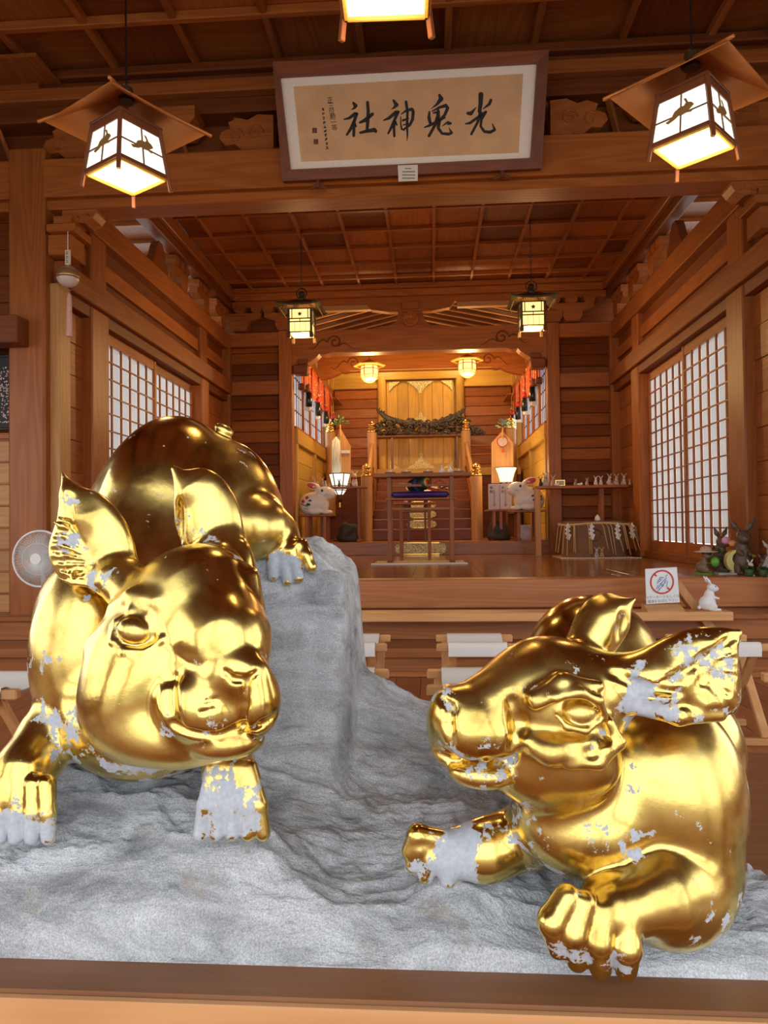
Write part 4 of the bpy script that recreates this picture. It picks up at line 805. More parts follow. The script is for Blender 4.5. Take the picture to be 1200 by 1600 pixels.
def big_lantern(label, loc, rz, ztop):
    t = thing('hanging_lantern', label, 'lantern', loc, rz, 'copper-roofed lanterns of the front hall')
    P = lambda n, mb, m, par=None, **k: put(n, mb, m, par or t, world=False, **k)
    b0, t0, H = .142, .116, .235
    for sx_ in (-1, 1):
        for sy_ in (-1, 1): P('post', MB().beam((sx_*t0, sy_*t0, H+.02), (sx_*(b0+.012), sy_*(b0+.012), -.065), .020, .020, .003, up=(sx_, sy_, 0)), M_STRAP)
    for k in range(4):
        R = Matrix.Rotation(k*PI/2, 4, 'Z')
        g = lambda a, z, e=0: (a, -(b0+(t0-b0)*z/H)-e, z)
        P('bottom_rail', MB().add([R @ Vector(v) for v in [g(-b0, 0, .008), g(b0, 0, .008), g(b0, .02, .008), g(-b0, .02, .008), g(-b0, 0, -.01), g(b0, 0, -.01), g(b0, .02, -.01), g(-b0, .02, -.01)]], [[0, 1, 2, 3], [5, 4, 7, 6], [4, 5, 1, 0], [3, 2, 6, 7], [4, 0, 3, 7], [1, 5, 6, 2]]), M_STRAP)
        P('top_rail', MB().add([R @ Vector(v) for v in [g(-t0, H-.025, .006), g(t0, H-.025, .006), g(t0, H+.02, .006), g(-t0, H+.02, .006), g(-t0, H-.025, -.01), g(t0, H-.025, -.01), g(t0, H+.02, -.01), g(-t0, H+.02, -.01)]], [[0, 1, 2, 3], [5, 4, 7, 6], [4, 5, 1, 0], [3, 2, 6, 7], [4, 0, 3, 7], [1, 5, 6, 2]]), M_STRAP)
        pn = P('pane', MB().add([R @ Vector(v) for v in [g(-b0+.01, .02), g(b0-.01, .02), g(t0-.01, H-.02), g(-t0+.01, H-.02)]], [[0, 1, 2, 3]]), M_LAMP)
        P('muntin', MB().beam(R @ Vector(g(0, .02, .003)), R @ Vector(g(0, H-.02, .003)), .006, .006, 0), M_STRAP, pn)
        P('muntin', MB().beam(R @ Vector(g(-b0+.01, .11, .003)), R @ Vector(g(b0-.01, .11, .003)), .006, .006, 0), M_STRAP, pn)
        P('rabbit_cutout', MB().prism([(a*1.5, b*1.5+.12) for a, b in LEAP], .004, .007, lambda a, b, e: R @ Vector(g(a, b, e))), plain('cutout_brown', (.30, .16, .05), .5) if k == 0 and 'cutout_brown' not in bpy.data.materials else bpy.data.materials['cutout_brown'], pn)
    P('bottom_pane', MB().box((-b0+.012, -b0+.012, .002), (b0-.012, b0-.012, .006), 0), M_LAMPB)
    P('bottom_frame', MB().box((-b0, -b0, -.010), (b0, -b0+.014, .002)).box((-b0, b0-.014, -.010), (b0, b0, .002)).box((-b0, -b0, -.010), (-b0+.014, b0, .002)).box((b0-.014, -b0, -.010), (b0, b0, .002)), W('x', 'gold'))
    e = .275; N = 8; rf_ = MB()
    for k in range(4):                        # four sheets, corners slightly turned up, with thickness
        R = Matrix.Rotation(k*PI/2, 4, 'Z'); V = []; Fc = []
        for j in range(5):
            s_ = 1-j/4*.96; hz = H+.012+.17*(j/4)
            for i in range(N+1): a = -1+2*i/N; V.append(R @ Vector((a*e*s_, -e*s_, hz)))
        n_ = N+1
        for j in range(4):
            for i in range(N): Fc.append([j*n_+i, j*n_+i+1, (j+1)*n_+i+1, (j+1)*n_+i])
        m_ = len(V); V2 = [v+Vector((0, 0, .006)) for v in V]
        rf_.add(V, [f[::-1] for f in Fc], smooth=True); rf_.add(V2, Fc, smooth=True); rf_.add(V[:n_]+V2[:n_], [[i, i+1, n_+i+1, n_+i] for i in range(N)])
        P('hip_ridge', MB().tube([R @ Vector((-e*s_*1.03, -e*s_*1.03, H+.022+.17*(1-s_)/.96)) for s_ in (1.06, .8, .5, .25, .06)], .009, 6), M_COPPER)
    P('roof', rf_, M_COPPER)
    P('soffit', MB().box((-t0-.012, -t0-.012, H+.016), (t0+.012, t0+.012, H+.03)), M_STRAP)
    P('cap', MB().cyl((0, 0, H+.15), (0, 0, H+.22), .04, .035, 12).tube([(0+.022*math.cos(a), 0, H+.225+.022*math.sin(a)) for a in [i*PI/8 for i in range(9)]], .004, 6), M_BRONZE)
    P('cable', MB().cyl((0, 0, H+.24), (0, 0, ztop-loc[2]), .005, n=8), M_BLACK)
    point_lamp((0, 0, -.14), 9, (1, .66, .34), .1, t)
    return t
big_lantern('copper-roofed lantern hanging at upper left with leaping rabbit cutouts', (-1.53, 3.50, 2.80), math.radians(59), 4.57)
big_lantern('copper-roofed lantern hanging at upper right, its cable slightly twisted', (1.28, 3.47, 2.80), math.radians(47), 4.57)
big_lantern('copper-roofed lantern cut off by the top edge, above the framed calligraphy', (-.125, 2.23, 2.72), math.radians(2), 4.57)
# bronze lanterns on chains
def bronze_lantern(label, loc):
    t = thing('bronze_lantern', label, 'lantern', loc, 0, 'dark bronze lanterns on chains')
    P = lambda n, mb, m, par=None: put(n, mb, m, par or t, world=False)
    a = .125
    for sx_ in (-1, 1):
        for sy_ in (-1, 1): P('corner_post', MB().box((sx_*a-.012, sy_*a-.012, 0), (sx_*a+.012, sy_*a+.012, .27)).box((sx_*a-.02, sy_*a-.02, -.06), (sx_*a+.02, sy_*a+.02, 0), .006), M_BRONZE)
    for k in range(4):
        R = Matrix.Rotation(k*PI/2, 4, 'Z'); fr = MB()
        for z in (.0, .115, .15, .26): fr.box((-a, -a-.006, z), (a, -a+.006, z+.012), .001, 0, R)
        for x in (-.09, .09): fr.box((x-.005, -a-.005, .15), (x+.005, -a+.005, .26), .001, 0, R)
        fr.box((-.004, -a-.005, .115), (.004, -a+.005, .15), .001, 0, R)
        for i in range(7): fr.box((-.075+i*.024, -a-.003, .165), (-.073+i*.024, -a, .255), 0, 0, R)
        for i in range(3): fr.box((-.06+i*.06, -a-.003, .012), (-.057+i*.06, -a, .115), 0, 0, R)
        P('lattice', fr, M_BRONZE)
        st_ = [(.028*math.cos(q*PI/5+PI/2)*(1 if q % 2 == 0 else .5), .205+.028*math.sin(q*PI/5+PI/2)*(1 if q % 2 == 0 else .5)) for q in range(10)]
        P('leaf_crest', MB().prism(st_, -a-.012, -a-.007, lambda p, q, r_: R @ Vector((p, r_, q))), M_BRONZE)
        P('pane', MB().box((-a+.01, -a+.004, .008), (a-.01, -a+.008, .26), 0, 0, R), M_WARM)
    P('bottom_pane', MB().box((-a+.01, -a+.01, .0), (a-.01, a-.01, .004), 0), M_WARM2)
    rf_ = MB(); e = .25
    for k in range(4):
        R = Matrix.Rotation(k*PI/2, 4, 'Z'); V = []; Fc = []; N = 8
        for j in range(5):
            s_ = 1-j/4*.8; hz = .29+.10*(j/4)**1.5
            for i in range(N+1): q = -1+2*i/N; V.append(R @ Vector((q*e*s_, -e*s_, hz+.035*abs(q)**3*s_)))
        for j in range(4):
            for i in range(N): Fc.append([j*9+i, j*9+i+1, (j+1)*9+i+1, (j+1)*9+i])
        rf_.add(V, Fc, smooth=True); rf_.add([v-Vector((0, 0, .02)) for v in V[:9]]+V[:9], [[i, i+1, 9+i+1, 9+i] for i in range(8)]); rf_.add([v-Vector((0, 0, .02)) for v in V], [f[::-1] for f in Fc], smooth=True)
    P('roof', rf_, M_BRONZE)
    bd = MB()
    for k in range(4):
        R = Matrix.Rotation(k*PI/2, 4, 'Z')
        for i in range(13): bd.ell(R @ Vector((-.19+i*.0317, -.215, .262)), (.006, .006, .008), 6)
    P('bead_fringe', bd, M_BRASS)['kind'] = 'stuff'
    P('finial', MB().lathe([(.05, 0), (.055, .02), (.03, .04), (.045, .07), (.03, .10), (.0, .12)], (0, 0, .385), 14), M_BRONZE)
    P('ring', MB().tube([(.06*math.cos(q), 0, .47+.06*math.sin(q)) for q in [i*PI/10 for i in range(20)]], .006, 6, closed=True), M_BLACK)
    ch = MB(); z = .53; i = 0; L_ = 4.34-loc[2]
    while z < L_:
        for q in (0,): ch.tube([((.009 if i % 2 else 0)*math.cos(w_)+(0), (0 if i % 2 else .009)*math.cos(w_), z+.018+.018*math.sin(w_)) for w_ in [k*PI/4 for k in range(8)]], .0028, 4, closed=True)
        z += .03; i += 1
    P('chain', ch, M_BLACK)
    point_lamp((0, 0, -.14), 24, (1, .60, .26), .08, t)
    return t
pL = at(472, 528, 7.9); pR = at(831, 518, 7.9)
bronze_lantern('left dark bronze square lantern on a chain, lit warm yellow', (pL[0], 7.9, pL[2]+.03)); bronze_lantern('right dark bronze square lantern on a chain, lit warm yellow', (pR[0], 7.9, pR[2]+.03))
# hexagonal wooden lanterns
def hex_lantern(label, loc):
    t = thing('hexagonal_lantern', label, 'lantern', loc, 0, 'hexagonal paper lanterns before the sanctum')
    P = lambda n, mb, m: put(n, mb, m, t, world=False)
    prof = [(.06, 0), (.115, .05), (.135, .09), (.135, .20), (.125, .24)]
    P('shade', MB().lathe(prof, n=6, smooth=False), M_WARM)
    bars = MB()
    for i in range(6):
        c, s_ = math.cos(i*PI/3), math.sin(i*PI/3)
        bars.tube([((r+.004)*c, (r+.004)*s_, z) for r, z in prof], .008, 5)
    for r, z in ((.117, .05), (.138, .09), (.138, .19), (.128, .24)): bars.tube([((r+.002)*math.cos(i*PI/3), (r+.002)*math.sin(i*PI/3), z) for i in range(6)], .007, 5, closed=True)
    P('bars', bars, W('z', 'gold'))
    P('roof', MB().lathe([(.25, .235), (.26, .25), (.14, .29), (.02, .34)], n=6, smooth=False), W('x', 'gold'))
    P('foot', MB().lathe([(.06, -.012), (.06, .004)], n=6, smooth=False), W('x', 'gold'))
    P('cord', MB().cyl((0, 0, .33), (0, 0, .58), .004, n=6), M_BLACK)
    point_lamp((0, -.05, -.16), 60, (1, .66, .26), .08, t)
    return t
hex_lantern('left hexagonal paper lantern with wooden roof, before the gilded doors', (-.935, 11.0, 3.26)); hex_lantern('right hexagonal paper lantern with wooden roof, before the gilded doors', (.585, 11.0, 3.30))
for x_ in (-.9, .55): point_lamp((x_, 13.3, 4.25), 26, (1, .74, .36), .15)
# ------------------------------------------------------------------ the framed calligraphy
pb0, pb1, pt0 = at(443, 285, 5.13), at(845, 265, 5.13), at(428, 100, 4.93)
pn_ = np.cross(pb1-pb0, pt0-pb0); pn_ /= np.linalg.norm(pn_); pn_ *= -1 if pn_[1] > 0 else 1
def onp(u, v, e=0.0): d = ray(u, v); return CAM + d*(((pb0-CAM) @ pn_)/(d @ pn_)) + pn_*e
cen = onp(640, 183)
pq = thing('framed_calligraphy', 'long framed brush calligraphy panel leaning out over the front beam', 'plaque', cen)
def quadp(pts, e0, e1): return MB().prism(pts, e0, e1, lambda a, b, e: onp(a, b, e))
outer = [(428, 100), (856, 82), (845, 265), (443, 285)]; inn = [(439, 123), (838, 101), (828, 249), (455, 267)]; pap = [(459, 136), (817, 116), (810, 239), (471, 253)]
for i in range(4): put('frame_rail', quadp([outer[i], outer[(i+1) % 4], inn[(i+1) % 4], inn[i]], -.03, .045), W('x' if i % 2 == 0 else 'z', 'deep'), pq)
put('white_mount', quadp(inn, -.02, .005), plain('mount_fabric', (.90, .82, .72), .8, noise=.08, nscale=60), pq)
put('aged_paper', quadp(pap, .004, .010), plain('aged_paper', (.68, .42, .22), .8, noise=.22, nscale=7), pq)
put('backing_board', quadp(outer, -.045, -.03), W('x', 'deep'), pq)
def brush(strokes, ox, oy, sc, wsc=1.0, e=.0115):
    m = MB()
    for st_ in strokes:
        P = [(ox+x/sc, oy+y/sc, w_/sc/2*wsc) for x, y, w_ in st_]; Q_ = []
        for a, b in zip(P[:-1], P[1:]): Q_ += [tuple(a[k]+(b[k]-a[k])*t/6 for k in range(3)) for t in range(6)]
        Q_.append(P[-1])
        L_ = []; R_ = []
        for i, (x, y, r) in enumerate(Q_):
            xa, ya, _ = Q_[max(i-1, 0)]; xb, yb_, _ = Q_[min(i+1, len(Q_)-1)]; d_ = math.hypot(xb-xa, yb_-ya) or 1; nx_, ny_ = -(yb_-ya)/d_, (xb-xa)/d_
            L_.append(onp(x+nx_*r, y+ny_*r, e)); R_.append(onp(x-nx_*r, y-ny_*r, e))
        n_ = len(L_); m.add(L_+R_, [[i, i+1, n_+i+1, n_+i] for i in range(n_-1)])
        for (x, y, r) in P: m.add([onp(x+r*math.cos(a*PI/6), y+r*math.sin(a*PI/6), e+.0004) for a in range(12)], [list(range(12))])
    return m
CH1 = [[(482, 210, 24), (505, 240, 44), (495, 262, 26), (460, 283, 5)], [(388, 382, 16), (440, 368, 30), (500, 325, 40), (520, 325, 30)], [(515, 330, 34), (492, 400, 34), (455, 480, 32), (415, 542, 22)], [(490, 400, 28), (488, 480, 32), (486, 552, 28)], [(495, 425, 30), (512, 455, 16)],
 [(630, 205, 32), (637, 300, 34), (632, 400, 36), (625, 500, 30)], [(550, 415, 24), (600, 392, 40), (680, 328, 36)], [(555, 520, 26), (620, 505, 34), (700, 490, 44), (715, 505, 34)]]
CH2 = [[(900, 185, 24), (930, 232, 44), (905, 260, 22), (875, 278, 5)], [(800, 390, 16), (850, 370, 32), (925, 310, 42), (950, 305, 30)], [(942, 315, 34), (910, 390, 30), (880, 460, 30), (845, 528, 20)], [(905, 400, 32), (905, 480, 28), (908, 556, 26)], [(915, 410, 34), (935, 440, 16)],
 [(1030, 200, 30), (1045, 300, 28), (1040, 450, 26), (1045, 540, 18), (1040, 604, 6)], [(975, 355, 10), (975, 430, 16), (985, 482, 20), (1010, 492, 20)], [(980, 328, 10), (1030, 292, 26), (1090, 275, 34), (1105, 300, 32), (1098, 380, 34), (1070, 440, 28), (1000, 490, 18)], [(1000, 392, 26), (1055, 372, 16)], [(1000, 440, 14), (1055, 424, 14)]]
CH3 = [[(445, 198, 30), (462, 235, 50), (420, 290, 28), (358, 338, 5)], [(340, 368, 18), (335, 430, 36), (348, 485, 32), (378, 500, 16)], [(368, 365, 12), (440, 325, 28), (510, 305, 38), (530, 330, 34), (500, 400, 32), (460, 440, 26)], [(380, 382, 16), (435, 372, 32)], [(430, 350, 26), (430, 420, 44), (400, 480, 26)],
 [(288, 532, 14), (340, 512, 28), (440, 460, 30), (500, 430, 20)], [(425, 450, 44), (380, 540, 30), (335, 620, 30)], [(440, 460, 44), (432, 540, 32), (470, 595, 28), (540, 602, 32), (570, 588, 30), (543, 535, 6)], [(470, 520, 6), (530, 478, 24), (560, 490, 26), (530, 502, 14)]]
CH4 = [[(875, 190, 52), (872, 280, 46), (860, 370, 38)], [(978, 250, 32), (962, 290, 32), (900, 338, 12)], [(738, 385, 32), (770, 388, 42), (828, 322, 5)], [(712, 495, 12), (760, 487, 30), (840, 430, 30), (925, 372, 30)], [(872, 380, 38), (840, 480, 28), (775, 602, 26)], [(915, 385, 34), (880, 450, 30), (872, 520, 26), (910, 575, 30), (970, 582, 34), (1018, 558, 30), (992, 490, 6)]]
for c_, ox, oy in ((CH1, 480, 130), (CH2, 480, 130), (CH3, 620, 120), (CH4, 620, 120)): put('brush_character', brush(c_, ox, oy, 6.667), M_INK, pq)
FONT = bpy.data.fonts[0] if bpy.data.fonts else None
def text(name, s, O, U, V_, size, mat, parent, align='CENTER'):
    """lettering lying in the plane spanned by U (right) and V_ (up), converted to a mesh"""
    cu = bpy.data.curves.new(name, 'FONT'); cu.body = s; cu.size = size; cu.align_x = align; cu.align_y = 'CENTER'; cu.resolution_u = 2; cu.fill_mode = 'FRONT'
    ob = bpy.data.objects.new(name, cu); SC.collection.objects.link(ob); dg = bpy.context.evaluated_depsgraph_get(); me = bpy.data.meshes.new_from_object(ob.evaluated_get(dg)); bpy.data.objects.remove(ob)
    U = Vector(U).normalized(); V_ = Vector(V_).normalized(); N_ = U.cross(V_); Mx = Matrix(((U.x, V_.x, N_.x, O[0]), (U.y, V_.y, N_.y, O[1]), (U.z, V_.z, N_.z, O[2]), (0, 0, 0, 1)))
    if parent is not None and parent.name in MATW: Mx = MATW[parent.name].inverted() @ Mx
    me.transform(Mx); me.name = name; me.materials.clear(); me.materials.append(mat)
    return link(bpy.data.objects.new(name, me), parent)
Up = pt0-pb0; Ur = pb1-pb0
for i, c_ in enumerate('正三位勲一等'): text('signature', c_, onp(516+i*1.4, 158+i*8.6, .012), Ur, Up, .045, M_INK, pq)
rs = random.Random(4)
sg = [[(rs.uniform(-13, 13)+165+k*5, 280+k*44+rs.uniform(-16, 16), rs.uniform(3, 8)) for _ in range(4)] for k in range(10) for _ in range(3)]
put('signature', brush(sg, 480, 130, 6.667), M_INK, pq)
for u, v in ((492, 204.5), (494, 222)): put('red_seal', quadp([(u-3.6, v-4), (u+3.6, v-4), (u+3.6, v+4), (u-3.6, v+4)], .010, .0125), plain('seal_ink', (.16, .06, .03), .8, noise=.4, nscale=90), pq)
for u, v in ((498, 290), (784, 274)):
    m = MB(); o_ = onp(u, v, .02)
    m.box(o_+np.array([-.012, -.02, -.02]), o_+np.array([.012, .02, .05])); m.beam(o_, o_+np.array([-.06, .0, -.025]), .012, .02); m.beam(o_, o_+np.array([.06, 0, -.025]), .012, .02)
    put('hook', m, plain('hook_metal', (.25, .09, .05), .4, .6), pq)
cd_ = thing('caption_card', 'small white caption card under the framed calligraphy', 'card', onp(637, 273, .05)); mc = MB().prism([(622, 261), (653, 260), (653, 285), (623, 286)], .047, .052, lambda a, b, e: onp(a, b, e)); put('card', mc, plain('card_white', (.78, .72, .64), .7), cd_)
rs = random.Random(3)
for i in range(4):
    m = MB(); u = 629+(0 if i else 4)
    while u < 648-(0 if i else 5):
        w_ = rs.uniform(.8, 1.8); m.add([onp(u, 265.2+i*5, .0535), onp(u+w_, 265.1+i*5, .0535), onp(u+w_, 266.6+i*5, .0535), onp(u, 266.7+i*5, .0535)], [[3, 2, 1, 0]]); u += w_+.5
    put('caption_line', m, M_INK, cd_)
# ------------------------------------------------------------------ folding stools, bench, notice, white rabbit
def stool(label):
    t = thing('folding_stool', label, 'stool', (0, 0, 0), 0, 'folding stools with white canvas seats')
    P = lambda n, mb, m, par=None: put(n, mb, m, par or t, world=False)
    for s in (-1, 1):
        P('seat_rail', MB().box((-.19, s*.135-.017, .415), (.19, s*.135+.017, .45), .005), W('x', 'stool'))
        P('foot_bar', MB().box((-.19, s*.16-.016, 0), (.19, s*.16+.016, .032), .004), W('x', 'stool'))
        for e in (-1, 1): P('leg', MB().beam((e*(.145 if s > 0 else .115), s*.135, .42), (e*(.145 if s > 0 else .115), -s*.16, .03), .022, .038, .003, up=(1, 0, 0)), W('z', 'stool'))
    P('pivot_bolt', MB().cyl((-.16, 0, .225), (-.155, 0, .225), .008, n=8).cyl((.155, 0, .225), (.16, 0, .225), .008, n=8), plain('steel', (.6, .6, .6), .3, 1.0))
    sm = MB(); N = 10
    V = []; 
    prof = [(-.158, .40), (-.160, .435), (-.150, .456), (-.12, .455)]+[(-.12+.24*i/N, .455-.035*math.sin(PI*i/N)) for i in range(1, N)]+[(.12, .455), (.150, .456), (.160, .435), (.158, .40)]
    for x in (-.135, .135): V += [(x, y, z) for y, z in prof]
    n_ = len(prof); sm.add(V, [[i, i+1, n_+i+1, n_+i] for i in range(n_-1)], smooth=True); sm.add([(x, y, z-.006) for x, y, z in V], [[i, n_+i, n_+i+1, i+1] for i in range(n_-1)], smooth=True)
    P('canvas_seat', sm, M_CLOTH)
    return t
places = [(.205, 3.46, 'folding stool with white seat in the back row, right of the rock ridge'), (-.405, 3.46, 'folding stool of the back row, half hidden behind the rock ridge'), (.165, 2.60, 'folding stool behind the nose of the right gilded rabbit'), (-.36, 2.60, 'folding stool low behind the rock slope, only its right end showing'),
          (1.335, 3.46, 'folding stool beyond the ear of the right gilded rabbit, back row'), (1.385, 2.55, 'folding stool nearest the right edge, its leg and bolt in view'), (-1.625, 2.52, 'folding stool at the far left beside the left gilded rabbit')]
s0 = stool(places[0][2]); s0.location = (places[0][0], places[0][1], 0)
for x, y, l in places[1:]: dup(s0, (x, y, 0), 0, l)
bn = thing('plank_bench', 'long plank bench of light wood in front of the stage steps', 'bench', (0, 4.95, 0))
piece('plank', (-2.3, 4.85, .345), (1.985, 5.045, .405), W('x', 'stool'), bn, .005)
for x in (1.80, -2.05): 
    put('brace', MB().beam((x-.12, 5.075, .585), (x+.30, 5.075, -.02+.03), .055, .10, .004, up=(0, 1, 0)), W('z', 'stool'), bn)
    piece('leg', (x-.5, 4.87, 0), (x-.44, 5.02, .345), W('z', 'stool'), bn, .004)
sg_ = thing('notice_sign', 'white notice with a red no-phones ring on a small wooden stand', 'sign', (1.52, 4.95, .405))
o0 = at(1010, 944, 4.955); o1 = at(1062, 941, 4.955); o2 = at(1008, 889, 5.0)
def ons(a, b, e=0): p = o0+(o1-o0)*a+(o2-o0)*b; return p+np.array([0, -1, .1])*e
M_SIGN = plain('sign_white', (.72, .76, .80), .4)
put('card', MB().prism([(0, 0), (1, 0), (.96, 1), (0, 1)], -.004, .002, lambda a, b, e: ons(a, b, e)), M_SIGN, sg_)
ring = MB(); n_ = 40
for r0_, r1_ in ((.315, .365),):
    V = [ons(.49+r*math.cos(i*2*PI/n_), .60+r*.95*math.sin(i*2*PI/n_), .004) for r in (r0_, r1_) for i in range(n_)]; ring.add(V, [[i, (i+1) % n_, n_+(i+1) % n_, n_+i] for i in range(n_)])
def bar2(m, x0, y0, x1, y1, w_, e=.0045):
    d_ = math.hypot(x1-x0, y1-y0); nx_, ny_ = -(y1-y0)/d_*w_/2, (x1-x0)/d_*w_/2
    m.add([ons(x0+nx_, y0+ny_, e), ons(x1+nx_, y1+ny_, e), ons(x1-nx_, y1-ny_, e), ons(x0-nx_, y0-ny_, e)], [[0, 1, 2, 3]])
bar2(ring, .25, .86, .33, .77, .05); bar2(ring, .64, .43, .74, .35, .05); put('red_ring', ring, M_RED, sg_)
ph = MB(); M_BLUE = plain('sign_blue', (.12, .22, .50), .5)
for a, b, c_, d in ((.36, .42, .52, .62), (.52, .62, .64, .72), (.40, .38, .60, .60), (.34, .56, .44, .74), (.44, .74, .56, .72), (.30, .40, .38, .52), (.34, .34, .42, .42), (.56, .58, .62, .66), (.62, .44, .66, .62), (.46, .50, .52, .54), (.48, .46, .54, .50), (.42, .54, .48, .58), (.6, .74, .66, .80), (.38, .60, .48, .66), (.38, .66, .5, .7)): bar2(ph, a, b, c_, d, .022)
put('phone_drawing', ph, M_BLUE, sg_)
M_GREY = plain('grey_ink', (.16, .16, .18), .6)
text('notice_text', 'マナーモードもしくは', ons(.49, .175, .004), o1-o0, o2-o0, .0225, M_GREY, sg_); text('notice_text', '電源をお切り下さい', ons(.49, .06, .004), o1-o0, o2-o0, .0225, M_GREY, sg_)
put('stand', MB().prism([(4.86, .405), (5.0, .405), (5.0, .445), (4.962, .445), (4.948, .445), (4.885, .425), (4.86, .412)], 1.43, 1.675, lambda a, b, e: (e, a, b)), W('x', 'stool'), sg_)
# ---- small rabbits, sculpted
def sculpt(name, h, lo, hi, ells, cones=(), subs=()):
    S = Sdf(lo, hi, h); I3 = np.eye(3)
    for e in ells:
        c, r, *rest = e; a = math.radians(rest[0]) if rest else 0; k = rest[1] if len(rest) > 1 else .02
        R = np.array([[math.cos(a), 0, math.sin(a)], [0, 1, 0], [-math.sin(a), 0, math.cos(a)]]); S.ell(c, R, r, k*h/.004)
    for a, b, ra, rb in cones: S.cone(a, b, ra, rb, .012*h/.004)
    for c, r, a in subs:
        a = math.radians(a); R = np.array([[math.cos(a), 0, math.sin(a)], [0, 1, 0], [-math.sin(a), 0, math.cos(a)]]); S.ell(c, R, r, .006, 's')
    P, Q = S.mesh(); return fast_mesh(name, P, Q)
# upright rabbit facing +x, unit height about 1 (scaled when placed)
def upright(name, hh, spread=0.0, g=.0125):
    s = hh; g = g*s; tx, ty = (-.15, .05) if not spread else (.0, .17)
    ear = []
    for y in (-1, 1):
        b0, b1 = (.05*s, y*.045*s, .76*s), ((.05+tx*.5)*s, y*(.045+ty*.5)*s, .86*s); b2 = ((.05+tx)*s, y*(.045+ty)*s, .99*s)
        ear += [(b0, b1, .028*s, .044*s), (b1, b2, .044*s, .016*s)]
    return sculpt(name, g, (-.36*s, -.28*s, -.02*s), (.42*s, .28*s, 1.08*s),
      [((-.05*s, 0, .22*s), (.24*s, .19*s, .22*s), 0, .012), ((.01*s, 0, .42*s), (.15*s, .13*s, .20*s), 0, .02), ((.10*s, 0, .66*s), (.15*s, .12*s, .12*s), -15, .014), ((.20*s, 0, .635*s), (.085*s, .08*s, .07*s), 0, .014), ((-.28*s, 0, .09*s), (.055*s, .055*s, .055*s), 0, .005), ((.04*s, .11*s, .12*s), (.16*s, .07*s, .12*s), 0, .01), ((.04*s, -.11*s, .12*s), (.16*s, .07*s, .12*s), 0, .01)],
      [((.10*s, .08*s, .40*s), (.25*s, .06*s, .36*s), .045*s, .03*s), ((.10*s, -.08*s, .40*s), (.25*s, -.06*s, .36*s), .045*s, .03*s), ((.10*s, .09*s, .035*s), (.28*s, .09*s, .03*s), .045*s, .035*s), ((.10*s, -.09*s, .035*s), (.28*s, -.09*s, .03*s), .045*s, .035*s)]+ear,
      [((b[0], b[1]*1.0, b[2]), (.02*s, .02*s, .05*s), 0) for b in ()])
UP = upright('body', .23, 0, .010); UPS = upright('body', .15, 1)
def eyes(m, s, col=0):
    for y in (-1, 1): m.ell((.155*s, y*.095*s, .70*s), (.020*s, .016*s, .024*s), 8)
    m.ell((.275*s, 0, .66*s), (.016*s, .018*s, .012*s), 6); return m
wr_ = thing('rabbit_figurine', 'white standing rabbit figurine at the right end of the plank bench', 'figurine', at(1108, 951, 4.93)+np.array([0, 0, -.004]), 0)
wr_.location.z = .405
putm('body', UP, plain('white_plastic', (.74, .76, .80), .35), wr_); put('eyes', eyes(MB(), .23), M_BLACK, wr_, world=False)
def figurine(label, loc, rz, hh, col, group=None, extra=None):
    t = thing('rabbit_figurine', label, 'figurine', loc, rz, group); t.scale = (hh/.15,)*3
    nm = 'glaze_%02x%02x%02x' % tuple(int(c*255) for c in col)
    m = bpy.data.materials.get(nm) or plain(nm, col, .45, noise=.12, nscale=30)
    b = bpy.data.meshes.get('body_'+nm)
    if b is None: b = UPS.copy(); b.name = 'body_'+nm; b.materials.clear(); b.materials.append(m)
    link(bpy.data.objects.new('body', b), t); e_ = bpy.data.meshes.get('eyes_small')
    if e_ is None: o = put('eyes', eyes(MB(), .15), M_BLACK, t, world=False); o.data.name = 'eyes_small'
    else: link(bpy.data.objects.new('eyes', e_), t)
    return t
# group of garden figures on the right of the stage
BR = (.17, .10, .055); GRN = (.035, .09, .02)
M_GREEN = plain('leaf_green', GRN, .6, noise=.4, nscale=30)
tr = tag(putm('tray', MB and bpy.data.meshes.new('tray'), M_STONE), 'thin stone tray under the garden figures at right', 'tray')
tb_ = MB().box((2.22, 5.68, ZS), (2.68, 5.92, ZS+.012), .003); tr.data.from_pydata(tb_.v, [], tb_.f)
figurine('brown rabbit figure in a pale sun hat holding a green ball', (2.135, 5.76, ZS+.012), math.radians(-20), .20, BR)
h_ = thing('straw_hat', 'pale brimmed straw hat on the brown rabbit figure', 'hat', (2.15, 5.75, ZS+.175)); put('hat', MB().lathe([(.085, 0), (.088, .006), (.045, .010), (.040, .035), (.0, .05)], (2.15, 5.75, ZS+.175), 16), plain('hat_pink', (.55, .40, .32), .8), h_)
g_ = tag(put('cabbage', MB().ell((2.20, 5.70, ZS+.10), (.035, .03, .04), 12), plain('bright_green', (.12, .38, .04), .5)), 'bright green cabbage held by the hatted rabbit figure', 'cabbage')
gb = tag(put('grass_base', MB().lathe([(.075, 0), (.08, .008), (.07, .012)], (2.135, 5.76, ZS), 16), plain('grass_green', (.16, .30, .05), .7)), 'round green base under the hatted rabbit figure', 'base')
figurine('dark brown rabbit figure with a pink and orange bow, amid leaves', (2.31, 5.90, ZS+.012), math.radians(-60), .36, (.13, .085, .05))
bw = thing('ribbon_bow', 'pink and orange ribbon bow on the brown rabbit figure', 'bow', (2.36, 5.8, ZS+.26)); put('loop', MB().ell((2.325, 5.80, ZS+.265), (.035, .02, .030), 10), plain('ribbon_pink', (.70, .30, .50), .5), bw); put('loop', MB().ell((2.375, 5.79, ZS+.24), (.035, .02, .026), 10), plain('ribbon_orange', (.85, .32, .10), .5), bw)
bush = MB(); rs = random.Random(2)
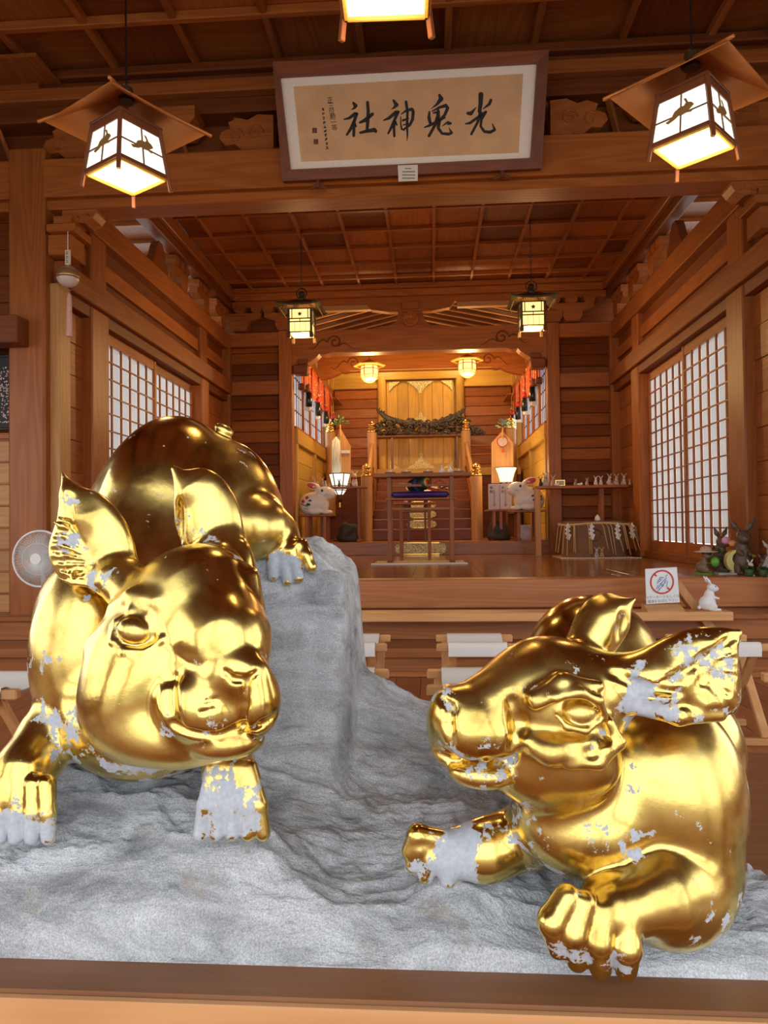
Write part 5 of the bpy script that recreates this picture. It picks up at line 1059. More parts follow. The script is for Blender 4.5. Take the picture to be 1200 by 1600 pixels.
for i in range(90):
    x, y, z = rs.uniform(2.17, 2.34), rs.uniform(5.80, 5.92), ZS+.02+rs.uniform(0, .17); a = rs.uniform(0, 6.28)
    d_ = Vector((math.cos(a), math.sin(a)*.5, rs.uniform(-.2, .7))).normalized(); s_ = d_.cross(Vector((0, 0, 1))).normalized()*.014; p = Vector((x, y, z)); bush.add([p, p+d_*.03+s_, p+d_*.06, p+d_*.03-s_], [[0, 1, 2, 3]])
tag(put('ivy_leaves', bush, M_GREEN), 'dark green leaves between the rabbit figures at right', 'leaves', kind='stuff')
mn = thing('crescent_ornament', 'yellow crescent moon ornament with a small rabbit asleep inside', 'ornament', (2.36, 5.72, ZS+.012)); cx, cz = 2.375, ZS+.105
po = [(.088*math.cos(a), .088*math.sin(a)) for a in [math.radians(60+i*15) for i in range(0, 23)]]; pi_ = [(.055*math.cos(a)+.012, .055*math.sin(a)+.018) for a in [math.radians(30+i*15) for i in range(0, 24)]][::-1]
MY = plain('moon_yellow', (.66, .60, .20), .4); put('moon', MB().prism(po+pi_, 5.70, 5.76, lambda a, b, e: (cx+a, e, cz+b)), MY, mn)
for x in (-.035, .035): put('foot', MB().box((cx+x-.01, 5.705, ZS+.012), (cx+x+.01, 5.755, ZS+.025)), MY, mn)
put('sleeping_rabbit', MB().ell((cx+.0, 5.73, cz-.035), (.034, .02, .014), 10).ell((cx+.03, 5.73, cz-.025), (.014, .012, .012), 8), plain('pale_grey', (.5, .45, .38), .5), mn)
yf = tag(put('yellow_leaf', MB().ell((2.49, 5.74, ZS+.14), (.045, .006, .016), 10).ell((2.46, 5.74, ZS+.12), (.03, .006, .014), 8), plain('leaf_yellow', (.45, .48, .06), .5)), 'yellow-green leaf beside the crescent ornament', 'leaf')
figurine('small white rabbit figure in a dark green coat before the crescent', (2.385, 5.53, ZS), math.radians(-70), .13, (.70, .70, .68))
figurine('tall dark brown rabbit figure with a white muzzle, near the right edge', (2.42, 5.74, ZS), math.radians(-95), .44, (.12, .08, .055))
figurine('small brown rabbit figure held before the tall brown rabbit', (2.49, 5.56, ZS), math.radians(-80), .17, (.16, .11, .08))
figurine('pale grey rabbit figure at the right edge of the stage', (2.51, 5.47, ZS), math.radians(-90), .27, (.42, .41, .42))
figurine('brown rabbit figure with white chest cut by the right edge', (2.52, 5.445, ZS), math.radians(-100), .17, (.24, .15, .10))
for x, y, l in ((2.37, 5.50, 'green leafy pot between small rabbit figures at right'), (2.445, 5.44, 'dark green pot at the very right edge of the stage')): 
    m = MB().lathe([(.022, 0), (.030, .02), (.033, .05), (.026, .055), (0, .055)], (x, y, ZS), 12); rs = random.Random(int(x*100))
    for i in range(26): a = rs.uniform(0, 6.28); el = rs.uniform(0, 1.3); d_ = Vector((math.cos(a)*math.cos(el), math.sin(a)*math.cos(el), math.sin(el))); p = Vector((x, y, ZS+.05)); s_ = d_.orthogonal().normalized()*.009; m.add([p, p+d_*.02+s_, p+d_*.045, p+d_*.02-s_], [[0, 1, 2, 3]])
    tag(put('potted_plant', m, M_GREEN), l, 'plant')
# ------------------------------------------------------------------ wind chime, scroll, fan
wc = thing('wind_chime', 'gold and white ball wind chime with a pink tassel at left', 'wind chime', (-2.717, 5.165, 2.92))
X0 = -2.717; put('string', MB().cyl((X0, 5.165, 3.11), (X0, 5.165, 3.262), .003, n=6).cyl((X0, 5.165, 2.99), (X0, 5.165, 3.115), .003, n=6), M_CLOTH, wc)
put('paper_tag', MB().box((X0-.022, 5.163, 3.005), (X0+.022, 5.167, 3.118), 0), plain('tag_paper', (.60, .50, .34), .7), wc)
for i in range(3):
    m = MB()
    for q in ((-.008, -.008, .008, -.008), (0, -.012, 0, .010), (-.008, .004, .008, .006)): m.beam((X0+q[0]-.004, 5.1615, 3.095-i*.032+q[1]), (X0+q[2]-.004, 5.1615, 3.095-i*.032+q[3]), .001, .003, 0)
    put('tag_writing', m, M_INK, wc)
put('ball', MB().ell((X0, 5.165, 2.915), (.083, .083, .080), 24), plain('chime_white', (.62, .50, .46), .3, noise=.1), wc); put('gold_cap', MB().lathe([(.001, .083), (.05, .066), (.078, .034), (.0845, .0), (.082, -.018), (.078, -.012), (.0, .078)], (X0, 5.165, 2.915), 24), plain('chime_gold', (.55, .36, .16), .3, .7), wc)
put('tassel', MB().lathe([(.004, 0), (.014, -.02), (.018, -.06), (.024, -.33), (.021, -.335)], (X0+.01, 5.165, 2.794), 14), plain('tassel_pink', (.62, .36, .30), .8, noise=.25, nscale=60), wc)
put('bow', MB().tube([(X0+.03*math.sin(a*2)*(1 if a < 3 else 1), 5.165, 2.794+.018*math.sin(a)*math.cos(a*1.0)+.01) for a in [i*.42 for i in range(15)]], .003, 5), plain('tassel_pink2', (.62, .36, .30), .8), wc)
sl = thing('hanging_scroll', 'black hanging scroll with pink blossoms, cut by the left edge', 'scroll', (-3.4, 5.30, 2.05))
put('cloth', MB().box((-3.62, 5.295, 1.80), (-3.262, 5.30, 2.35), 0), plain('scroll_black', (.012, .011, .013), .6), sl); put('rod', MB().cyl((-3.66, 5.295, 2.36), (-3.235, 5.295, 2.36), .010, n=8), M_BLACK, sl); put('rod', MB().cyl((-3.66, 5.295, 1.79), (-3.225, 5.295, 1.79), .012, n=8), M_BLACK, sl)
bl = MB(); rs = random.Random(8)
for i in range(520):
    x, z = rs.uniform(-3.60, -3.265), rs.uniform(1.83, 2.27); r = rs.uniform(.003, .008); bl.add([(x+r*math.cos(a), 5.294, z+r*math.sin(a)) for a in (0, 1.26, 2.5, 3.77, 5.03)], [[4, 3, 2, 1, 0]], mi=i % 2)
ob = put('blossoms', bl, [plain('blossom_pink', (.72, .42, .44), .7), plain('blossom_white', (.7, .66, .62), .7)], sl, kind='stuff')
fn_ = thing('electric_fan', 'white pedestal fan standing behind the left gilded rabbit', 'fan', (-2.62, 4.6, 0))
MW = plain('fan_plastic', (.72, .72, .72), .35); fx, fy, fz = -2.62, 4.6, .81; rg = MB()
for r, w_ in ((.186, .008), (.105, .003), (.045, .003)): rg.tube([(fx+r*math.cos(a), fy-(.0 if r > .15 else .03), fz+r*math.sin(a)) for a in [i*PI/24 for i in range(48)]], w_, 6, closed=True)
put('guard_ring', rg, MW, fn_); gw = MB()
for i in range(96): a = i*PI/48; gw.tube([(fx+.035*math.cos(a), fy-.05, fz+.035*math.sin(a)), (fx+.12*math.cos(a+.05), fy-.04, fz+.12*math.sin(a+.05)), (fx+.185*math.cos(a+.1), fy, fz+.185*math.sin(a+.1))], .0017, 4)
for i in range(60): a = i*PI/30; gw.tube([(fx+.05*math.cos(a), fy+.09, fz+.05*math.sin(a)), (fx+.15*math.cos(a), fy+.06, fz+.15*math.sin(a)), (fx+.185*math.cos(a), fy, fz+.185*math.sin(a))], .0013, 4)
put('guard_wires', gw, MW, fn_, kind='stuff')
put('centre_cap', MB().cyl((fx, fy-.055, fz), (fx, fy-.045, fz), .037, n=24), MW, fn_); put('motor', MB().lathe([(.03, 0), (.06, .02), (.06, .09), (.03, .12)], n=20, M=Matrix.Translation((fx, fy+.02, fz)) @ Matrix.Rotation(-PI/2, 4, 'X')), MW, fn_)
for k in range(5):
    a = k*2*PI/5; bl = MB(); V = []
    for j in range(5):
        for s_ in (0, 1): aa = a+s_*.7*(1-.2*j/4); r = .035+.13*j/4; V.append((fx+r*math.cos(aa), fy-.01+.02*s_, fz+r*math.sin(aa)))
    bl.add(V, [[2*j, 2*j+1, 2*j+3, 2*j+2] for j in range(4)], smooth=True); put('blade', bl, plain('blade_white', (.34, .31, .29), .4) if k == 0 else bpy.data.materials['blade_white'], fn_)
put('pole', MB().cyl((fx, fy+.05, .32), (fx, fy+.05, .80), .021, n=16), MW, fn_); put('pole_sleeve', MB().cyl((fx, fy+.05, .03), (fx, fy+.05, .33), .028, n=16), MW, fn_); put('base', MB().lathe([(.17, 0), (.17, .015), (.14, .03), (.03, .04)], (fx, fy+.05, 0), 32), MW, fn_)
tag(put('power_cable', MB().tube([(-3.3, 4.9, .012), (-3.0, 4.75, .012), (-2.8, 4.8, .012), (-2.7, 4.6, .012)], .009, 6), MW), 'white power cable on the floor near the fan', 'cable')
# ------------------------------------------------------------------ offering stand before the stairs
os_ = thing('offering_stand', 'tall wooden offering stand with crossbars before the altar stairs', 'stand', (-.11, 7.9, ZS))
piece('table_top', (-.63, 7.72, 1.535), (.44, 8.12, 1.575), W('x', 'main'), os_, .004)
for x in (-.46, .225):
    piece('leg', (x-.022, 7.78, ZS), (x+.022, 7.82, 1.535), W('z', 'main'), os_, .003); piece('leg', (x-.022, 8.02, ZS), (x+.022, 8.06, 1.535), W('z', 'main'), os_, .003)
    piece('foot', (x-.028, 7.76, ZS), (x+.028, 8.08, ZS+.03), W('y', 'deep'), os_, .003)
for z in (1.175, 1.43): piece('crossbar', (-.50, 7.79, z), (.26, 7.81, z+.025), W('x', 'main'), os_, .002)
piece('shelf', (-.50, 7.76, 1.285), (.27, 8.08, 1.305), W('x', 'main'), os_, .003)
mt = thing('woven_mat', 'thin pale mat under the offering stand', 'mat', (-.13, 7.9, ZS)); mm = MB().box((-.63, 7.58, ZS+.0005), (.36, 8.22, ZS+.008), .002)
put('mat', mm, M_ROPE, mt); put('edge', MB().box((-.65, 7.56, ZS+.0005), (.38, 7.60, ZS+.012), .002), M_CLOTH, mt)
cu = thing('purple_cushion', 'purple cushion on the shelf of the offering stand', 'cushion', (-.13, 7.9, 1.305))
cm = sculpt('cushion', .008, (-.46, 7.70, 1.28), (.22, 8.1, 1.40), [((-.12, 7.9, 1.345), (.33, .17, .036), 0, .01)], [((-.40, 7.80, 1.345), (.16, 7.80, 1.345), .03, .03), ((-.40, 8.0, 1.345), (.16, 8.0, 1.345), .03, .03)])
cm.transform(MATW[cu.name].inverted()); putm('cushion', cm, plain('purple_silk', (.055, .022, .16), .5), cu)
mk = thing('lucky_mallet', 'painted lucky mallet with target rings lying on the purple cushion', 'mallet', (-.13, 7.88, 1.385))
ax = Vector((.62, -.72, .1)).normalized(); c0 = Vector((-.13, 7.92, 1.462)); Rm = ax.to_track_quat('Z', 'Y').to_matrix().to_4x4()
put('drum', MB().lathe([(0, -.15), (.058, -.15), (.070, -.13), (.084, 0), (.070, .13), (.060, .142)], n=26, M=Matrix.Translation(c0) @ Rm), plain('mallet_black', (.03, .03, .03), .35), mk)
for r, d_, c_, nm in ((.066, .143, (.03, .10, .03), 'green'), (.052, .146, (.72, .42, .05), 'yellow'), (.030, .149, (.55, .03, .02), 'red')): put('target_ring', MB().lathe([(r, d_-.002), (r, d_), (0, d_)], n=24, M=Matrix.Translation(c0) @ Rm), plain('ring_'+nm, c_, .45), mk)
put('band', MB().lathe([(.0855, -.03), (.087, 0), (.0855, .03)], n=26, M=Matrix.Translation(c0) @ Rm), plain('band_blue', (.03, .05, .15), .4), mk)
put('handle', MB().cyl(c0+Vector((-.05, 0, 0)), (-.36, 7.88, 1.47), .014, n=10), W('x', 'pale'), mk)
put('red_tassel', MB().tube([(-.06, 7.84, 1.43), (.0, 7.80, 1.40), (.05, 7.80, 1.385), (.10, 7.80, 1.37)], [.012, .016, .02, .012], 8).tube([(.02, 7.85, 1.46), (.10, 7.84, 1.50), (.17, 7.84, 1.46), (.14, 7.84, 1.41)], .006, 6), M_RED, mk)
put('bell', MB().ell((.12, 7.84, 1.425), (.022, .022, .022), 12).ell((.17, 7.84, 1.41), (.018, .018, .018), 12), M_BRASS, mk)
bpv = [(.018, 0), (.034, .003), (.036, .03), (.030, .045), (.013, .055), (.012, .085), (.018, .092)]
b0_ = thing('sake_bottle', 'left white sake bottle on the offering stand', 'bottle', (.12, 7.9, 1.575), 0, 'white sake bottles on the offering stand'); put('bottle', MB().lathe([(r, z) for r, z in bpv], n=18), M_WHITE, b0_, world=False)
b1_ = dup(b0_, (.215, 7.9, 1.575), 0, 'right white sake bottle on the offering stand')
dishes = [(-.45, 'white lidded dish at the left end of the offering stand'), (-.27, 'white dish left of centre on the offering stand'), (-.03, 'white dish right of centre on the offering stand'), (.31, 'white dish at the right end of the offering stand')]
d0 = thing('offering_dish', dishes[0][1], 'dish', (dishes[0][0], 7.88, 1.575), 0, 'offering dishes on the stand')
put('tray', MB().box((-.055, -.05, 0), (.055, .05, .008)).box((-.055, -.05, .008), (.055, -.044, .025), .001).box((-.055, .044, .008), (.055, .05, .025), .001), M_STRAP, d0, world=False)
put('dish', MB().lathe([(.02, .008), (.038, .022), (.036, .024), (.018, .012)], n=16), M_WHITE, d0, world=False); put('mound', MB().lathe([(.030, .018), (.018, .034), (.004, .048), (0, .05)], n=14), M_WHITE, d0, world=False)
for x, l in dishes[1:]: dup(d0, (x, 7.88, 1.575), 0, l)
# smaller stand behind, with lacquer stand on the stairs
s2 = thing('small_stand', 'smaller wooden stand behind the offering stand, in front of the stairs', 'stand', (-.22, 9.6, ZS))
piece('table_top', (-.50, 9.42, 1.285), (.06, 9.72, 1.31), W('x', 'main'), s2, .003)
for x in (-.405, -.03):
    for y in (9.46, 9.66): piece('leg', (x-.022, y, ZS), (x+.022, y+.04, 1.285), W('z', 'main'), s2, .003)
s3 = thing('black_stand', 'low dark lacquered stand on the altar platform behind the small stand', 'stand', (-.22, 10.6, ZA))
piece('table_top', (-.42, 10.5, 1.20), (.0, 10.75, 1.225), M_STRAP, s3, .003)
for x in (-.34, -.09): piece('leg', (x-.016, 10.52, ZA), (x+.016, 10.56, 1.20), M_STRAP, s3, .003); piece('leg', (x-.016, 10.68, ZA), (x+.016, 10.72, 1.20), M_STRAP, s3, .003)
for x, l in ((-.355, 'dark carved guardian figure at the left on the black stand'), (-.06, 'dark carved guardian figure at the right on the black stand')):
    m = MB().ell((x, 10.6, 1.29), (.055, .04, .06), 12).ell((x+(.02 if x < -.2 else -.02), 10.58, 1.36), (.035, .035, .035), 10); m.box((x-.05, 10.57, 1.225), (x+.05, 10.64, 1.25)); m.ell((x-.04, 10.6, 1.33), (.02, .02, .03), 8); m.ell((x+.04, 10.6, 1.33), (.02, .02, .03), 8)
    tag(put('guardian_figure', m, plain('dark_wood_carving', (.03, .022, .018), .45) if 'dark_wood_carving' not in bpy.data.materials else bpy.data.materials['dark_wood_carving']), l, 'figure')
sb = tag(put('small_bottle', MB().lathe([(r*.7, z*.7) for r, z in bpv], (-.335, 9.5, 1.31), 14), M_WHITE), 'tiny white bottle on the smaller stand', 'bottle')
# chased brass plates: on the platform front and on the steps
def brass_mat():
    m, nt, b = mat_new('chased_brass'); N = nt.nodes.new; L = nt.links.new
    t = N('ShaderNodeTexCoord'); n = N('ShaderNodeTexVoronoi'); n.inputs['Scale'].default_value = 55; L(t.outputs['Object'], n.inputs['Vector'])
    n2 = N('ShaderNodeTexNoise'); n2.inputs['Scale'].default_value = 70; n2.inputs['Detail'].default_value = 3; n2.inputs['Distortion'].default_value = 2; L(t.outputs['Object'], n2.inputs['Vector'])
    r = N('ShaderNodeValToRGB'); r.color_ramp.elements[0].position = .42; r.color_ramp.elements[0].color = (.22, .13, .03, 1); r.color_ramp.elements[1].position = .55; r.color_ramp.elements[1].color = (1.0, .86, .42, 1); L(n2.outputs[0], r.inputs[0]); L(r.outputs[0], b.inputs['Base Color'])
    b.inputs['Metallic'].default_value = .3; b.inputs['Roughness'].default_value = .38
    bp = N('ShaderNodeBump'); bp.inputs['Strength'].default_value = .5; bp.inputs['Distance'].default_value = .01; L(n2.outputs[0], bp.inputs['Height']); L(bp.outputs[0], b.inputs['Normal']); return m
M_CHASE = brass_mat()
def plate(cx, y, z0, z1, hw, parent=None):
    h = z1-z0; P = [(-hw+.10, 0), (hw-.10, 0)]; lob = [(0, .0), (.03, -.0), (.045, .12), (.075, .10), (.085, .28), (.10, .33), (.095, .5)]
    R_ = [(hw-.10+a, b*h) for a, b in lob]; R_ += [(a, h-b) for a, b in R_[::-1]]
    poly = R_+[(-a, b) for a, b in R_[::-1]]
    o = put('brass_plate', MB().prism(poly, y-.006, y, lambda a, b, e: (cx+a, e, z0+b)), M_CHASE, parent)
    put('bright_edge', MB().box((cx-hw+.1, y-.012, z1-.012), (cx+hw-.1, y, z1+.004), .001).box((cx-hw+.1, y-.012, z0-.004), (cx+hw-.1, y, z0+.010), .001), M_BRASS, o); return o
plate(-.155, 9.965, .60, .765, .36, None if False else pf)
for k in range(1, 6): plate(-.155, 11.018+.265*k, ZA+.16*k+.035, ZA+.16*k+.155, .235 if k < 4 else .28, sr)
# ------------------------------------------------------------------ gilded doors with chased fittings
dr = hold('door_2')
for x0, x1 in ((-.85, -.205), (-.165, .47)):
    for k in range(3): w_ = (x1-x0)/3; piece('panel', (x0+k*w_+.002, 13.955, 2.10), (x0+(k+1)*w_-.002, 13.985, 3.85), W('z', 'gold'), dr, .004)
piece('stile', (-.85, 13.945, 2.10), (-.80, 13.96, 3.85), W('z', 'gold'), dr); piece('stile', (.42, 13.945, 2.10), (.47, 13.96, 3.85), W('z', 'gold'), dr)
piece('rail', (-.80, 13.945, 2.10), (.42, 13.955, 2.22), W('x', 'gold'), dr, .002); piece('meeting_stile', (-.215, 13.93, 2.06), (-.155, 13.96, 3.85), W('z', 'gold'), dr)
piece('sill', (-.95, 13.9, 2.04), (.58, 13.98, 2.10), M_BRASS, dr)
def corner(cx, cz, sx_, sz_, s=.26):
    P = [(0, 0), (1, 0), (.92, .14), (.80, .16), (.74, .30), (.58, .34), (.50, .48), (.36, .52), (.30, .70), (.16, .74), (.12, .90), (0, 1)]
    return put('corner_fitting', MB().prism([(a*s, b*s*.85) for a, b in P][::int(sx_*sz_)], 13.92, 13.944, lambda a, b, e: (cx+sx_*a, e, cz+sz_*b)), M_CHASE, dr)
for cz, sz_ in ((3.845, -1), (2.10, 1)):
    corner(-.80, cz, 1, sz_, .22); corner(.44, cz, -1, sz_, .22); corner(-.21, cz, -1, sz_, .28 if sz_ > 0 else .24); corner(-.16, cz, 1, sz_, .28 if sz_ > 0 else .24)
for z0, z1 in ((3.60, 3.85), (2.90, 3.22), (2.10, 2.42)): piece('centre_strap', (-.222, 13.918, z0), (-.148, 13.93, z1), M_CHASE, dr)
pe = [(-.26, 0), (-.22, .07), (-.14, .10), (-.10, .20), (-.04, .22), (0, .32), (.04, .22), (.10, .20), (.14, .10), (.22, .07), (.26, 0)]
put('peak_fitting', MB().prism(pe, 13.905, 13.918, lambda a, b, e: (-.185+a, e, 2.92+b)), M_CHASE, dr)
# ------------------------------------------------------------------ carved dragon panel on its stand
ds = thing('carving_stand', 'thin dark wooden stand carrying the carved beam before the doors', 'stand', (-.12, 12.95, 2.04))
Yd = 13.0; za = at(650, 681, Yd)[2]
piece('top_board', (at(590, 681, Yd)[0], 12.86, za-.03), (at(731, 681, Yd)[0], 13.16, za), W('x', 'deep'), ds, .004)
for u in (613, 714): x = at(u, 700, Yd)[0]; piece('leg', (x-.02, 12.9, 2.04), (x+.02, 12.94, za-.03), M_STRAP, ds)
S = Sdf((at(583, 700, Yd)[0]-.05, 12.82, za-.02), (at(762, 700, Yd)[0]+.05, 13.18, za+.62), .0095)
rs = random.Random(12)
def dp(u, v, dy=0.0): p = at(u, v, Yd); p[1] += dy; return p
def crest(u):                                   # top outline of the carving
    return float(np.interp(u, [586, 590, 600, 612, 622, 634, 650, 664, 676, 690, 702, 716, 727, 734, 737, 742, 750, 757], [668, 662, 656, 653, 653, 654, 656, 658, 657, 653, 649, 648, 651, 659, 666, 667, 671, 677]))
for i in range(210):                            # the body: a mass of overlapping lumps with holes between
    u = rs.uniform(588, 754); c_ = crest(u); v = rs.uniform(c_, 679); S.cone(dp(u, v, rs.uniform(-.03, .06)), dp(u+rs.uniform(-5, 5), min(679, v+rs.uniform(0, 5)), rs.uniform(-.03, .06)), .034*rs.uniform(.7, 1.2), .024, .008)
for u in range(588, 756, 5): S.cone(dp(u, 677), dp(u+4, 677), .030, .030, .01)
for pts in ([(590, 641), (597, 646), (605, 652), (616, 657), (630, 661)], [(592, 645), (600, 652), (610, 657)], [(727, 638), (721, 644), (712, 649), (700, 654), (688, 660), (676, 665)], [(725, 643), (714, 652), (700, 658)]):
    n_ = len(pts)
    for i in range(n_-1): S.cone(dp(*pts[i], -.03), dp(*pts[i+1], -.03), .018+.010*i, .026+.010*i, .012)
    for i in range(n_*3):
        t = rs.uniform(0, n_-1.01); k = int(t); f_ = t-k; u, v = pts[k][0]*(1-f_)+pts[k+1][0]*f_, pts[k][1]*(1-f_)+pts[k+1][1]*f_; S.cone(dp(u, v, -.05), dp(u+rs.uniform(-5, 5), v-rs.uniform(2, 5), -.04), .016, .009, .006)
for i in range(60):                             # curls and scales in high relief
    u = rs.uniform(592, 748); v = rs.uniform(crest(u)+1, 677); a = rs.uniform(0, 6.28); p = dp(u, v, -.085); r0_ = rs.uniform(.035, .065); q = [(p[0]+r0_*(1-k*.11)*math.cos(a+k*.9), p[1]-.004*k, p[2]+r0_*.8*(1-k*.11)*math.sin(a+k*.9)) for k in range(7)]
    for a_, b_ in zip(q[:-1], q[1:]): S.cone(a_, b_, .014, .012, .003)
for u, v, r in ((641, 662, .10), (706, 668, .07), (690, 670, .06), (660, 672, .08)): p = dp(u, v, -.05); S.ell(p, np.eye(3), (r, .06, r*.55), .01)
P, Q = S.mesh(); dg_ = putm('carved_beam', fast_mesh('carved_beam', P, Q), plain('old_dark_wood', (.075, .052, .038), .42, noise=.5, nscale=14)); tag(dg_, 'dark old carved wood piece with clouds and waves, ends curving up', 'wood carving')
m = MB()
for u in (612, 654, 669, 713): x = at(u, 670, Yd)[0]; m.tube([(x, 12.84, za-.02), (x, 12.84, za+.12), (x, 12.95, za+.30)], .005, 5)
put('tie_wires', m, M_STRAP, ds)
# ------------------------------------------------------------------ large ceramic rabbits on low tables
M_CER = plain('white_glazed_ceramic', (.78, .76, .74), .28, noise=.03); M_PINK = plain('pink_glaze', (.75, .42, .36), .4); M_EARR = plain('ear_red', (.60, .05, .03), .4); M_LEAFD = plain('leaf_black_green', (.015, .04, .03), .5)
def ceramic(label, loc, flip):
    t = thing('ceramic_rabbit', label, 'figurine', loc, 0, 'large white ceramic rabbits')
    f = flip; X = lambda x: f*x; g = .0075
    S = Sdf((-.32, -.22, -.02), (.32, .22, .52), g); I3 = np.eye(3)
    def e(c, r, a=0, k=.03, op='u'):
        a = math.radians(a)*f; R = np.array([[math.cos(a), 0, math.sin(a)], [0, 1, 0], [-math.sin(a), 0, math.cos(a)]]); S.ell((X(c[0]), c[1], c[2]), R, r, k, op)
    e((-.06, 0, .165), (.20, .165, .165)); e((-.13, 0, .13), (.13, .15, .14)); e((.06, 0, .15), (.11, .13, .15)); e((.10, 0, .305), (.15, .115, .105), 8); e((.185, 0, .285), (.075, .075, .065), 0, .03)
    for y in (-.09, .09): e((.14, y, .035), (.07, .04, .035), 0, .01); e((-.02, y*1.2, .045), (.10, .05, .05), 0, .015)
    for y in (-.075, .075): e((-.055, y, .415), (.095, .028, .052), -18 if True else 0, .012)
    P, Q = S.mesh(); putm('body', fast_mesh('ceramic_body', P, Q), M_CER, t)
    m = MB(); R = Matrix.Translation((X(-.065), -.105, .415)) @ Matrix.Rotation(f*math.radians(18), 4, 'Y'); m.ell((0, 0, 0), (.072, .012, .036), 16, 0, R); put('inner_ear', m, M_EARR, t, world=False); put('ear_pink', MB().ell((X(-.03), -.116, .40), (.028, .006, .018), 12), M_PINK, t, world=False)
    m = MB().ell((X(.085), -.112, .345), (.016, .010, .020), 12).ell((X(.085), .112, .345), (.016, .010, .020), 12); put('eyes', m, M_BLACK, t, world=False)
    put('nose', MB().ell((X(.245), -.02, .315), (.020, .02, .008), 8), M_BLACK, t, world=False); put('mouth', MB().tube([(X(.20), -.072, .275), (X(.225), -.066, .262), (X(.248), -.045, .275), (X(.256), -.02, .29)], .004, 5), M_PINK, t, world=False)
    for k in range(3): put('whisker', MB().tube([(X(.11), -.112, .305-k*.014), (X(.15), -.108, .300-k*.010), (X(.185), -.085, .300-k*.006)], .002, 4), plain('whisker_brown', (.25, .12, .06), .6) if 'whisker_brown' not in bpy.data.materials else bpy.data.materials['whisker_brown'], t, world=False)
    def dab(cx, cz, pts, mat, nm):            # a painted mark on the near flank
        m = MB(); 
        def y_(x, z): q = 1-((x+.07)/.222)**2-((z-.16)/.185)**2; return -.170*math.sqrt(max(q, .05))-.006
        poly = [(cx+a, cz+b) for a, b in pts]; V = [(X(x), y_(x, z), z) for x, z in poly]+[(X(cx), y_(cx, cz)-.003, cz)]; n = len(poly)
        m.add(V, [[i, (i+1) % n, n] if f > 0 else [(i+1) % n, i, n] for i in range(n)]); put(nm, m, mat, t, world=False)
    fl_ = [(.032*(1 if i % 2 == 0 else .66)*math.cos(i*PI/5), .032*(1 if i % 2 == 0 else .66)*math.sin(i*PI/5)) for i in range(10)]
    dab(-.13, .245, fl_, M_RED, 'red_flower'); dab(-.19, .19, fl_, M_RED, 'red_flower')
    dab(-.085, .20, [(-.03, -.012), (0, .02), (.03, .0), (.02, -.012)], M_LEAFD, 'leaf'); dab(-.11, .145, [(-.04, -.015), (-.01, .025), (.035, .008), (.03, -.018)], M_LEAFD, 'leaf'); dab(-.16, .125, [(-.07, .03), (-.06, .036), (.05, -.012), (.05, -.02)], M_BLACK, 'stem_stroke'); dab(-.14, .085, [(-.04, .008), (-.03, .014), (.03, .0), (.03, -.006)], M_LEAFD, 'leaf')
    return t
ceramic('white ceramic rabbit with red plum flowers on the left low table, facing right', (-1.65, 10.25, 1.178), 1); ceramic('white ceramic rabbit with red plum flowers on the right low table, facing left', (1.345, 10.25, 1.200), -1)
def low_table(label, x0, x1, y0, y1, z, z0=ZA):
    t = thing('low_table', label, 'table', ((x0+x1)/2, (y0+y1)/2, z0), 0)
    piece('table_top', (x0, y0, z-.028), (x1, y1, z), W('x', 'main'), t, .004)
    for x in (x0+.12, x1-.12):
        for y in (y0+.03, y1-.07): piece('leg', (x-.022, y, z0+.02), (x+.022, y+.04, z-.028), W('z', 'main'), t, .003)
        piece('foot', (x-.032, y0+.01, z0), (x+.032, y1-.02, z0+.045), W('y', 'main'), t, .006)
    return t
low_table('low wooden table under the left ceramic rabbit', -1.90, -1.40, 10.02, 10.46, 1.178); low_table('low wooden table under the right ceramic rabbit', 1.10, 1.595, 10.02, 10.46, 1.200)
low_table('low wooden table with the white boxes, right of the stairs', .80, 1.14, 10.50, 10.88, 1.225)
t = low_table('taller wooden table with figurines, left of the stairs', -1.75, -.96, 10.50, 10.75, 1.60)
# box stack with writing, shaded lamp, hex lamp on a pole
bxs = thing('sake_cartons', 'white carton with black writing on the table right of the stairs', 'carton', (.98, 10.6, 1.225)); M_BOX = plain('carton_white', (.62, .58, .66), .6, noise=.05)
piece('carton', (.85, 10.53, 1.225), (1.005, 10.66, 1.60), M_BOX, bxs, .004); 
b2 = thing('sake_cartons', 'second white carton with gold stripe behind the ceramic rabbit nose', 'carton', (1.10, 10.6, 1.225)); piece('carton', (1.01, 10.53, 1.225), (1.18, 10.66, 1.60), M_BOX, b2, .004)
for i, c_ in enumerate('奉献'): text('writing', c_, (.885, 10.526, 1.54-i*.055), (1, 0, 0), (0, 0, 1), .05, M_INK, bxs); text('writing', c_, (1.05, 10.526, 1.54-i*.055), (1, 0, 0), (0, 0, 1), .04, M_INK, b2)
for bb, x in ((bxs, .925), (b2, 1.09)):
    m = MB(); rs = random.Random(int(x*100))
    for i in range(9): z = 1.50-i*.024; m.beam((x-.012, 10.527, z+rs.uniform(-.004, .004)), (x+.012, 10.527, z), .001, .005, 0); m.beam((x+rs.uniform(-.008, .008), 10.527, z-.008), (x, 10.527, z+.008), .001, .004, 0)
    put('writing', m, M_INK, bb); put('fold_ornament', MB().prism([(-.03, 1.30), (.03, 1.30), (0, 1.26)], 10.525, 10.53, lambda a, b, e: (x+a, e, b)), plain('orange_paper', (.6, .28, .12), .6) if 'orange_paper' not in bpy.data.materials else bpy.data.materials['orange_paper'], bb)
lm = thing('shaded_lamp', 'glowing lamp with flared paper shade behind the white cartons', 'lamp', (1.13, 11.15, ZA)); px_, pz_ = at(791, 754, 11.15)[0], at(791, 754, 11.15)[2]
